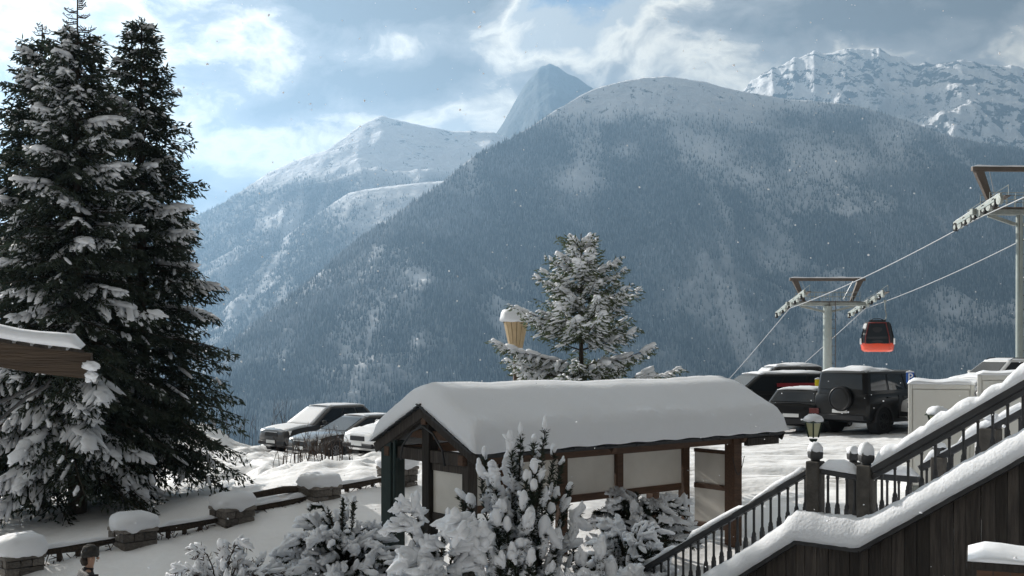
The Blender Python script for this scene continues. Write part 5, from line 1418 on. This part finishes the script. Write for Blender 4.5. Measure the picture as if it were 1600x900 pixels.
# ------------------------------------------------------------------ signs
def sign(name, label, px, py, d, w, h, m, group=None, letter=None, yaw=0):
    x = (px - 800) / F * d; z0 = gz(x, d) - .1; zc_ = Z(py, d) - z0
    o = thing(name, label, 'sign', (x, d, z0), yaw)
    MB().tube([(0, .03, 0), (0, .03, zc_ + h / 2 + .04)], .024, 8).obj('pole', M['steel'], o, True)
    MB().box(-w / 2, w / 2, -.012, .004, zc_ - h / 2, zc_ + h / 2).obj('board', m, o, bevel=.004)
    if letter:
        fc = bpy.data.curves.new('letter', 'FONT'); fc.body = letter; fc.size = h * 1.05; fc.align_x = 'CENTER'; fc.align_y = 'CENTER'; fc.extrude = .002
        t = link(bpy.data.objects.new('letter', fc), o); t.location = (0, -.0155, zc_); t.rotation_euler = (R(90), 0, 0); fc.materials.append(M['white_sign'])
        bpy.context.view_layer.update(); me = bpy.data.meshes.new_from_object(t.evaluated_get(bpy.context.evaluated_depsgraph_get())); t2 = link(bpy.data.objects.new('letter', me), o); t2.location = t.location; t2.rotation_euler = t.rotation_euler; bpy.data.objects.remove(t)
    b = MB(); b.loft([[(-w / 2, -.02, zc_ + h / 2), (-w / 2, .02, zc_ + h / 2), (-w / 2, .01, zc_ + h / 2 + .02), (-w / 2, -.01, zc_ + h / 2 + .02)], [(0, -.03, zc_ + h / 2), (0, .04, zc_ + h / 2), (0, .03, zc_ + h / 2 + .06), (0, -.02, zc_ + h / 2 + .06)], [(w / 2, -.02, zc_ + h / 2), (w / 2, .02, zc_ + h / 2), (w / 2, .01, zc_ + h / 2 + .02), (w / 2, -.01, zc_ + h / 2 + .02)]])
    b.obj('snow_cap', M['snow'], o, True)
    return o
sign('parking_sign', 'small square blue parking sign above the corner of the white container', 1422, 590, 31.5, .24, .30, M['blue_sign'], letter='P', yaw=.15)
sign('yellow_sign', 'small yellow plate sign beside the back of the boxy off-road car', 1279, 599, 36.8, .24, .28, M['yellow_sign'])

# ------------------------------------------------------------------ lamps
def lantern(label, px, py_top, d, s=1.0):
    """a four sided lantern on a post: py_top is the top of its cap"""
    x = (px - 800) / F * d; z0 = gz(x, d) - .1; zt = Z(py_top, d) - z0 - .12
    o = thing('garden_lantern', label, 'lamp', (x, d, z0), .5, 'lanterns along the path')
    MB().tube([(0, 0, 0), (0, 0, .35), (0, 0, zt - .48)], [.055, .035, .03], 10).obj('post', M['lantern'], o, True)
    b = MB(); lathe_cap(b, 0, 0, zt - .50, [(.05, 0), (.10, .03), (.11, .06)], 8); b.obj('collar', M['lantern'], o)
    q = [(-1, -1), (1, -1), (1, 1), (-1, 1)]
    g = MB().hexa([(x_ * .06, y_ * .06, zt - .40) for x_, y_ in q], [(x_ * .105, y_ * .105, zt - .12) for x_, y_ in q]); g.obj('glass', M['milk_glass'], o)
    for x_, y_ in q: MB().beam((x_ * .065, y_ * .065, zt - .41), (x_ * .112, y_ * .112, zt - .11), .03, .03, (1, 1, 0)).obj('frame_bar', M['lantern'], o)
    MB().hexa([(x_ * .165, y_ * .165, zt - .12) for x_, y_ in q], [(x_ * .05, y_ * .05, zt) for x_, y_ in q]).obj('hood', M['lantern'], o)
    b = MB(); lathe_cap(b, 0, 0, zt - .10, [(.13, -.02), (.165, .0), (.172, .05), (.15, .10), (.09, .135), (.03, .145)], 16, 3, random.Random(int(px))); b.obj('snow_cap', M['snow'], o, True)
lantern('dark green garden lantern with a snow cap in front of the boxy off-road car', 1271, 641, 21.5)
lantern('snow capped lantern in front of the white container', 1465, 628, 19.5)
# wooden post lamp behind the fir
d = 28.0; x = (806 - 800) / F * d; z0 = gz(x, d) - .1
o = thing('wooden_lamp', 'tapered pale wooden slat lamp under a fat cushion of snow, beside the small fir', 'lamp', (x, d, z0), .3)
zb_, zt = Z(545, d) - z0, Z(503, d) - z0
MB().tube([(0, 0, 0), (0, 0, zb_)], [.09, .07], 10).obj('post', M['brown'], o, True)
n = 14
for k in range(n):
    a0, a1 = 2 * math.pi * (k + .06) / n, 2 * math.pi * (k + .94) / n; rb, rt = .17, .315
    lo = [(rb * math.cos(a0), rb * math.sin(a0), zb_), (rb * math.cos(a1), rb * math.sin(a1), zb_), ((rb - .025) * math.cos(a1), (rb - .025) * math.sin(a1), zb_), ((rb - .025) * math.cos(a0), (rb - .025) * math.sin(a0), zb_)]
    hi = [(rt * math.cos(a0), rt * math.sin(a0), zt), (rt * math.cos(a1), rt * math.sin(a1), zt), ((rt - .025) * math.cos(a1), (rt - .025) * math.sin(a1), zt), ((rt - .025) * math.cos(a0), (rt - .025) * math.sin(a0), zt)]
    MB().hexa(lo, hi).obj('slat', M['pinewood'], o)
b = MB(); lathe_cap(b, 0, 0, zb_, [(.15, -.05), (.185, -.02), (.185, .03), (.16, .04)], 18); b.obj('base_ring', M['brown'], o)
b = MB(); lathe_cap(b, 0, 0, zt, [(.33, -.02), (.35, .0), (.35, .03), (.31, .045)], 18); b.obj('top_ring', M['brown'], o)
b = MB(); lathe_cap(b, 0, 0, zt + .03, [(.31, -.03), (.40, .0), (.415, .07), (.40, .18), (.33, .27), (.21, .32), (.06, .335)], 22, 2.2, random.Random(2)); b.obj('snow_cap', M['snow'], o, True)

# ------------------------------------------------------------------ cable car line
def pylon(label, x, y, zc_, arm, yaw, zbase, top=2.0, gl=2.65, mast_r=.36, sheave_pitch=(0, 0), sl=2.6):
    o = thing('lift_pylon', label, 'pylon', (x, y, zbase), yaw, 'pylons of the cable car line')
    h = zc_ - zbase
    MB().tube([(0, 0, 0), (0, 0, h - .35)], [mast_r * 1.1, mast_r], 14).obj('mast', M['mast'], o, False).data.set_sharp_from_angle(angle=R(40))
    # ladder
    for s in (-.2, .2): MB().tube([(s + mast_r * .9, -mast_r * .75, .5), (s + mast_r * .9, -mast_r * .75, h)], .025, 6).obj('ladder_rail', M['gantry'], o)
    k = 1.0
    while k < h: 
        MB().tube([(mast_r * .9 - .2, -mast_r * .75, k), (mast_r * .9 + .2, -mast_r * .75, k)], .016, 5).obj('ladder_rung', M['gantry'], o); k += .6
    MB().hexa([(-arm - .25, -.16, h - .35), (arm + .25, -.16, h - .35), (arm + .25, .16, h - .35), (-arm - .25, .16, h - .35)], [(-arm - .25, -.16, h - .08), (arm + .25, -.16, h - .08), (arm + .25, .16, h - .08), (-arm - .25, .16, h - .08)]).obj('crossarm', M['steel'], o, bevel=.03)
    for s in (-1, 1): MB().beam((s * .2, 0, h - .75), (s * arm * .72, 0, h - .36), .16, .14).obj('arm_brace', M['steel'], o)
    # gantry above
    MB().beam((-gl, 0, h + top), (gl, 0, h + top), .22, .20).obj('gantry_beam', M['gantry'], o, bevel=.02)
    snow_strip((-gl, 0, h + top + .10), (gl, 0, h + top + .10), .20, .08, 7, o, 'snow_cover', step=.3)
    for s in (-1, 1):
        MB().hexa([(s * arm * .62 - .10, -.10, h - .08), (s * arm * .62 + .10, -.10, h - .08), (s * arm * .62 + .10, .10, h - .08), (s * arm * .62 - .10, .10, h - .08)],
                  [(s * gl * .86 - .20, -.12, h + top - .1), (s * gl * .86 + .20, -.12, h + top - .1), (s * gl * .86 + .20, .12, h + top - .1), (s * gl * .86 - .20, .12, h + top - .1)]).obj('gantry_leg', M['gantry'], o)
        MB().tube([(s * arm * .70, .05, h + top), (s * arm * .45, .3, h + .1)], .018, 5).obj('hoist_cable', M['cable'], o)
    # catwalk railings
    for yy in (-.42, .42):
        for zz_ in (.28, .58): MB().tube([(-arm * .8, yy, h + zz_), (arm * .8, yy, h + zz_)], .017, 5).obj('railing', M['steel'], o)
        for k in range(9): MB().tube([(-arm * .8 + arm * 1.6 * k / 8, yy, h - .08), (-arm * .8 + arm * 1.6 * k / 8, yy, h + .6)], .016, 5).obj('railing_post', M['steel'], o)
    MB().box(-arm * .85, arm * .85, -.45, .45, h - .075, h - .045).obj('catwalk', M['gantry'], o)
    # sheave trains either side
    for s, pit in zip((-1, 1), sheave_pitch):
        t = link(bpy.data.objects.new('sheave_train', None), o); t.location = (s * arm, 0, h - .12); t.rotation_euler = (pit, 0, 0); t.empty_display_size = .2
        MB().box(-.05, .05, -sl, sl, -.06, .08).obj('rocker_beam', M['steel'], t, bevel=.01)
        for q in (-.5, .5): MB().box(-.10, .10, q * sl - sl * .30, q * sl + sl * .30, -.17, -.065).obj('rocker_beam', M['mast'], t, bevel=.01)
        MB().box(.28, .55, -sl * .9, sl * .9, .02, .05).obj('walkway', M['gantry'], t)
        for yy in np.linspace(-sl * .85, sl * .85, 4): MB().tube([(.5, yy, .04), (.52, yy, .52)], .014, 5).obj('railing_post', M['steel'], t)
        MB().tube([(.52, -sl * .87, .52), (.52, sl * .87, .52)], .014, 5).obj('railing', M['steel'], t)
        n = 10
        for k in range(n):
            yy = -sl + .15 + (2 * sl - .3) * k / (n - 1)
            w = MB().tube([(-.07, yy, -.19), (.07, yy, -.19)], .20, 12).obj('sheave', M['rubber'] if k % 2 else M['steel'], t)
            MB().tube([(-.078, yy, -.19), (-.073, yy, -.19)], .11, 10).obj('sheave_hub', M['steel'], w)
        snow_strip((.0, -sl, .085), (.0, sl, .085), .06, .03, 11, t, 'snow_cover', step=.3, gaps=.5)
    return o
D1, D2 = 75.0, 48.0
x1, x2 = (1293 - 800) / F * D1, (1593 - 800) / F * D2
zl1, zl2 = Z(470, D1), Z(324, D2)
yaw1 = math.atan2(-(x2 - x1), -(D2 - D1)) * -1
g1 = gz(x1, D1) - .5; g2 = gz(x2, D2) - .5
ARM = 2.62; ARM2 = 1.92
pt1 = math.atan2(zl2 - zl1, D1 - D2)
pylon('far cable car pylon with grey green mast rising behind the black van', x1, D1, zl1, ARM, .05, g1, sheave_pitch=(-.19, -.19), top=1.45, gl=2.62, mast_r=.30, sl=3.3)
pylon('near cable car pylon, cut by the picture edge above the white estate car', x2, D2, zl2, ARM2, .05, g2, sheave_pitch=(-.17, -.17), top=1.66, gl=2.13, mast_r=.15, sl=2.2)
def cable(label, pts, sag):
    out = []
    for a, b, s in zip(pts[:-1], pts[1:], sag):
        for k in range(12):
            t = k / 12; p = a.lerp(b, t); p.z -= s * 4 * t * (1 - t); out.append(p)
    out.append(pts[-1])
    o = MB().tube(out, .024, 6).obj('haul_cable', M['cable'], None, True); tag(o, label, 'cable', 'cables of the lift'); return o
def arm_pt(x, y, z, s, ARM=ARM): return Vector((x + s * ARM * math.cos(.05), y + s * ARM * math.sin(.05), z - .52))
far_l, far_r = P(1143, 588, 95), P(1233, 588, 97)
def beyond(a, b, d_): v = (b - a); return b + v * d_
pl2, pl1 = arm_pt(x2, D2, zl2, -1, ARM2), arm_pt(x1, D1, zl1, -1)
pr2, pr1 = arm_pt(x2, D2, zl2, 1, ARM2), arm_pt(x1, D1, zl1, 1)
cl = cable('lift cable on the side of the pylons towards the shelter, with no cabin on it', [beyond(pl1, pl2, 1.2), pl2, pl1, far_l, beyond(pl1, far_l, 2.5)], [.1, .25, .05, .0])
cr = cable('lift cable carrying the red cabin', [beyond(pr1, pr2, 1.2), pr2, pr1, far_r, beyond(pr1, far_r, 2.5)], [.1, .25, .05, .0])
# the cabin
t = (D1 - 71.0) / (D1 - D2); gp = pr1.lerp(pr2, t); gp.z -= .25 * 4 * t * (1 - t)
cabin = thing('gondola_cabin', 'red cable car cabin with dark windows hanging from the lift cable', 'cable car', (gp.x, gp.y, gp.z), -.32); cabin.scale = (.93, .93, .93)
hang = 1.36; H_ = 2.15
MB().tube([(0, 0, .05), (0, 0, -.15), (.02, 0, -.6), (.10, 0, -.95), (.06, 0, -1.2), (-.18, 0, -1.42), (-.40, 0, -hang + .02)], .035, 8).obj('hanger', M['steel'], cabin, True)
MB().box(-.10, .10, -.38, .38, -.06, .09).obj('grip', M['steel'], cabin, bevel=.03)
CXo = -.50
def sec(w, dpt, z, n=32, e=3.6):
    out = []
    for k in range(n):
        a = 2 * math.pi * (k + .5) / n; c, s = math.cos(a), math.sin(a); q = (abs(c) ** e + abs(s) ** e) ** (-1 / e)
        out.append((CXo + w / 2 * c * q, dpt / 2 * s * q, z))
    return out
zt = -hang
sh_prof = [(.80, .80, 0), (1.55, 1.50, -.06), (1.72, 1.66, -.16), (1.92, 1.84, -.55), (2.14, 2.00, -1.10), (2.22, 2.06, -1.45), (2.18, 2.02, -1.62)]
MB().loft([sec(w, q, zt + z) for w, q, z in sh_prof]).obj('shell', M['black'], cabin, True).data.set_sharp_from_angle(angle=R(35))
MB().loft([sec(w, q, zt + z) for w, q, z in [(2.19, 2.03, -1.50), (2.24, 2.08, -1.62), (2.14, 1.98, -2.0), (1.9, 1.76, -2.12), (1.5, 1.4, -2.15)]]).obj('red_skirt', M['red'], cabin, True).data.set_sharp_from_angle(angle=R(35))
def glass_panel(z0, z1, w0, w1, q0, q1, face, inset, name='window', m=None, proud=.012):
    b = MB(); rows = []
    for k in range(2):
        z, w, q = ((z0, w0, q0), (z1, w1, q1))[k]
        if face in 'fb':
            s = -1 if face == 'f' else 1; rows.append([(CXo - w / 2 + inset, s * (q / 2 - .02), zt + z), (CXo + w / 2 - inset, s * (q / 2 - .02), zt + z), (CXo + w / 2 - inset, s * (q / 2 + proud), zt + z), (CXo - w / 2 + inset, s * (q / 2 + proud), zt + z)])
        else:
            s = -1 if face == 'l' else 1; rows.append([(CXo + s * (w / 2 - .02), -q / 2 + inset, zt + z), (CXo + s * (w / 2 - .02), q / 2 - inset, zt + z), (CXo + s * (w / 2 + proud), q / 2 - inset, zt + z), (CXo + s * (w / 2 + proud), -q / 2 + inset, zt + z)])
    b.hexa(rows[0], rows[1]); return b.obj(name, m or M['glass'], cabin, bevel=.01)
for fc in 'fblr':
    glass_panel(-1.12, -.20, 2.14, 1.74, 2.00, 1.68, fc, .34)
    glass_panel(-1.58, -1.26, 2.19, 2.16, 2.03, 2.01, fc, .36, 'lower_window')
# red frame lines round the windows
for s in (-1, 1):
    for f in (-1, 1):
        MB().tube([(CXo + s * (sh_w / 2 - .30), f * (q / 2 + .012), zt + z) for sh_w, q, z in ((1.72, 1.66, -.16), (2.14, 2.0, -1.10), (2.2, 2.05, -1.62))], .030, 6).obj('frame_bar', M['dark_red'], cabin, True)
    MB().tube([(CXo - .6, s * .83, zt - .13), (CXo + .6, s * .83, zt - .13)], .03, 6).obj('frame_bar', M['dark_red'], cabin, True)
for s in (-1, 1):
    MB().box(CXo + s * 1.10 - .06, CXo + s * 1.10 + .06, -.75, -.45, zt - 1.62, zt - 1.20).obj('ski_rack', M['white_paint'], cabin, bevel=.02)
MB().hexa([(CXo - .98, -.80, zt - .52), (CXo - .78, -.93, zt - .52), (CXo - .76, -.90, zt - .52), (CXo - .96, -.77, zt - .52)], [(CXo - .88, -.72, zt - .18), (CXo - .70, -.85, zt - .18), (CXo - .68, -.82, zt - .18), (CXo - .86, -.69, zt - .18)]).obj('number_board', M['white_paint'], cabin)
MB().box(CXo - .55, CXo + .55, -.5, .5, zt - .01, zt + .06).obj('roof_plate', M['black'], cabin, bevel=.02)
MB().tube([(CXo - .5, 0, zt + .03), (CXo - .25, 0, zt + .16), (CXo + .2, 0, zt + .16), (CXo + .45, 0, zt + .03)], .03, 6).obj('roof_bracket', M['black'], cabin, True)

# ------------------------------------------------------------------ person at the foot of the slope
def person(px, d, label):
    x = (px - 800) / F * d; zf = Z(862, d) - 1.72
    o = thing('person', label, 'person', (x, d, zf), .55)      # faces along local +x, turned three quarters away to the side
    def skin(name, joints, edges, m, parent, sub=2):
        me = bpy.data.meshes.new(name); me.from_pydata([j[0] for j in joints], edges, []); ob = link(bpy.data.objects.new(name, me), parent)
        sm = ob.modifiers.new('skin', 'SKIN'); ss = ob.modifiers.new('sub', 'SUBSURF'); ss.levels = sub; ss.render_levels = sub
        for i, j in enumerate(joints):
            v = me.skin_vertices[0].data[i]; v.radius = (j[1], j[2] if len(j) > 2 else j[1]); v.use_root = (i == 0)
        sm.use_smooth_shade = True; me.materials.append(m); return ob
    J = [((0, 0, .95), .15, .17), ((0, 0, 1.18), .14, .17), ((0, 0, 1.38), .13, .19), ((.01, 0, 1.49), .055), ((.03, 0, 1.56), .058), ((.035, 0, 1.63), .078, .072), ((.03, 0, 1.70), .06, .056),
         ((0, .10, .88), .095), ((.04, .11, .50), .062), ((0, .11, .12), .045), ((.14, .12, .05), .04), ((0, -.10, .88), .095), ((-.06, -.11, .50), .062), ((-.14, -.11, .13), .045), ((.0, -.12, .05), .04),
         ((0, .21, 1.40), .062), ((-.02, .27, 1.14), .048), ((.12, .25, .93), .036), ((.19, .24, .88), .034), ((0, -.21, 1.40), .062), ((-.02, -.27, 1.14), .048), ((.12, -.25, .93), .036), ((.19, -.24, .88), .034)]
    E = [(0, 1), (1, 2), (2, 3), (3, 4), (4, 5), (5, 6), (0, 7), (7, 8), (8, 9), (9, 10), (0, 11), (11, 12), (12, 13), (13, 14), (2, 15), (15, 16), (16, 17), (17, 18), (2, 19), (19, 20), (20, 21), (21, 22)]
    body = skin('body', J, E, M['skin'], o)
    Jk = [((0, 0, .86), .20, .21), ((0, 0, 1.15), .18, .20), ((0, 0, 1.38), .165, .205), ((.0, 0, 1.475), .085), ((.005, 0, 1.53), .082), ((0, .22, 1.40), .088), ((-.02, .29, 1.14), .072), ((.11, .26, .95), .058), ((0, -.22, 1.40), .088), ((-.02, -.29, 1.14), .072), ((.11, -.26, .95), .058)]
    skin('jacket', Jk, [(0, 1), (1, 2), (2, 3), (3, 4), (2, 5), (5, 6), (6, 7), (2, 8), (8, 9), (9, 10)], M['jacket'], o)
    Jt = [((0, 0, .92), .165, .185), ((0, .10, .86), .115), ((.04, .11, .50), .085), ((0, .11, .10), .075), ((0, -.10, .86), .115), ((-.06, -.11, .50), .085), ((-.14, -.11, .11), .075)]
    skin('trousers', Jt, [(0, 1), (1, 2), (2, 3), (0, 4), (4, 5), (5, 6)], M['trouser'], o)
    # hat: rolled brim and a slouching crown; nose, ears, hair
    b = MB(); lathe_cap(b, .03, 0, 1.655, [(.098, 0), (.112, .012), (.114, .045), (.104, .055), (.106, .085), (.090, .125), (.055, .150), (.015, .158)], 20, 2.0, random.Random(3)); b.obj('beanie', M['beanie'], o, True)
    for s in (-1, 1):
        v, t_ = blobs([[.03, s * .083, 1.635]], [[.022, .012, .034]], frames([[1, 0, 0]]), np.random.default_rng(1), ICO1, .05); np_obj('ear', v, t_, M['skin'], o, smooth=True)
        v, t_ = blobs([[.118, s * .032, 1.645]], [[.010, .014, .009]], frames([[1, 0, 0]]), np.random.default_rng(1), ICO1, .0); np_obj('eye', v, t_, M['glass'], o, smooth=True)
    v, t_ = blobs([[.128, 0, 1.622]], [[.024, .016, .024]], frames([[1, 0, -.6]]), np.random.default_rng(1), ICO1, .05); np_obj('nose', v, t_, M['skin'], o, smooth=True)
    v, t_ = blobs([[.115, 0, 1.585]], [[.012, .026, .008]], frames([[1, 0, 0]]), np.random.default_rng(1), ICO1, .05); np_obj('mouth', v, t_, M['tail_red'], o, smooth=True)
    v, t_ = blobs([[-.045, 0, 1.60]], [[.05, .08, .075]], frames([[1, 0, 0]]), np.random.default_rng(2), ICO2, .12); np_obj('hair', v, t_, M['hair'], o, smooth=True)
    # gloves with fingers
    for s in (-1, 1):
        JJ = [((.13, s * .255, .93), .034), ((.19, s * .245, .875), .040, .030)]; EE = [(0, 1)]
        for k in range(4):
            a = (k - 1.5) * .018; n0 = len(JJ); JJ += [((.215 , s * (.242 + a), .845), .013), ((.232 - .004 * abs(k - 1), s * (.240 + a * 1.1), .805), .012), ((.225, s * (.236 + a), .772 + .008 * abs(k - 1)), .010)]; EE += [(1, n0), (n0, n0 + 1), (n0 + 1, n0 + 2)]
        n0 = len(JJ); JJ += [((.215, s * .205, .880), .014), ((.238, s * .195, .850), .012)]; EE += [(0, n0), (n0, n0 + 1)]
        skin('glove', JJ, EE, M['jacket'], o)
    for s, (bx_, bz_) in ((1, (0, .0)), (-1, (-.14, .01))):
        v, t_ = blobs([[bx_ + .06, s * .115, bz_ + .07]], [[.15, .06, .075]], frames([[1, 0, 0]]), np.random.default_rng(4), ICO2, .05); np_obj('boot', v, t_, M['black'], o, smooth=True)
person(137, 14.6, 'person in a dark jacket and knitted hat at the foot of the snow slope')

# ------------------------------------------------------------------ snow in the air
def flakes():
    rng = np.random.default_rng(12); n = 900
    d = rng.uniform(3.0, 34.0, n) ** 1.0; px = rng.uniform(-60, 1660, n); py = rng.uniform(-40, 900, n)
    C = np.stack([(px - 800) / F * d, d, CZ - (py - HY) / F * d], 1)
    keep = C[:, 2] > ground(C[:, 0], C[:, 1]) + .1
    C = C[keep]; n = len(C); r = np.clip(rng.lognormal(math.log(.0065), .35, n), .003, .013) * np.clip(C[:, 1] / 16, .45, 1.35)
    V, T = blobs(C, np.stack([r * 1.2, r, r * rng.uniform(.7, 1.3, n)], 1), frames(rng.normal(size=(n, 3))), rng, ICO1, .25)
    kind(np_obj('falling_snow', V, T, M['snow_fine'], smooth=True), 'stuff')
flakes()
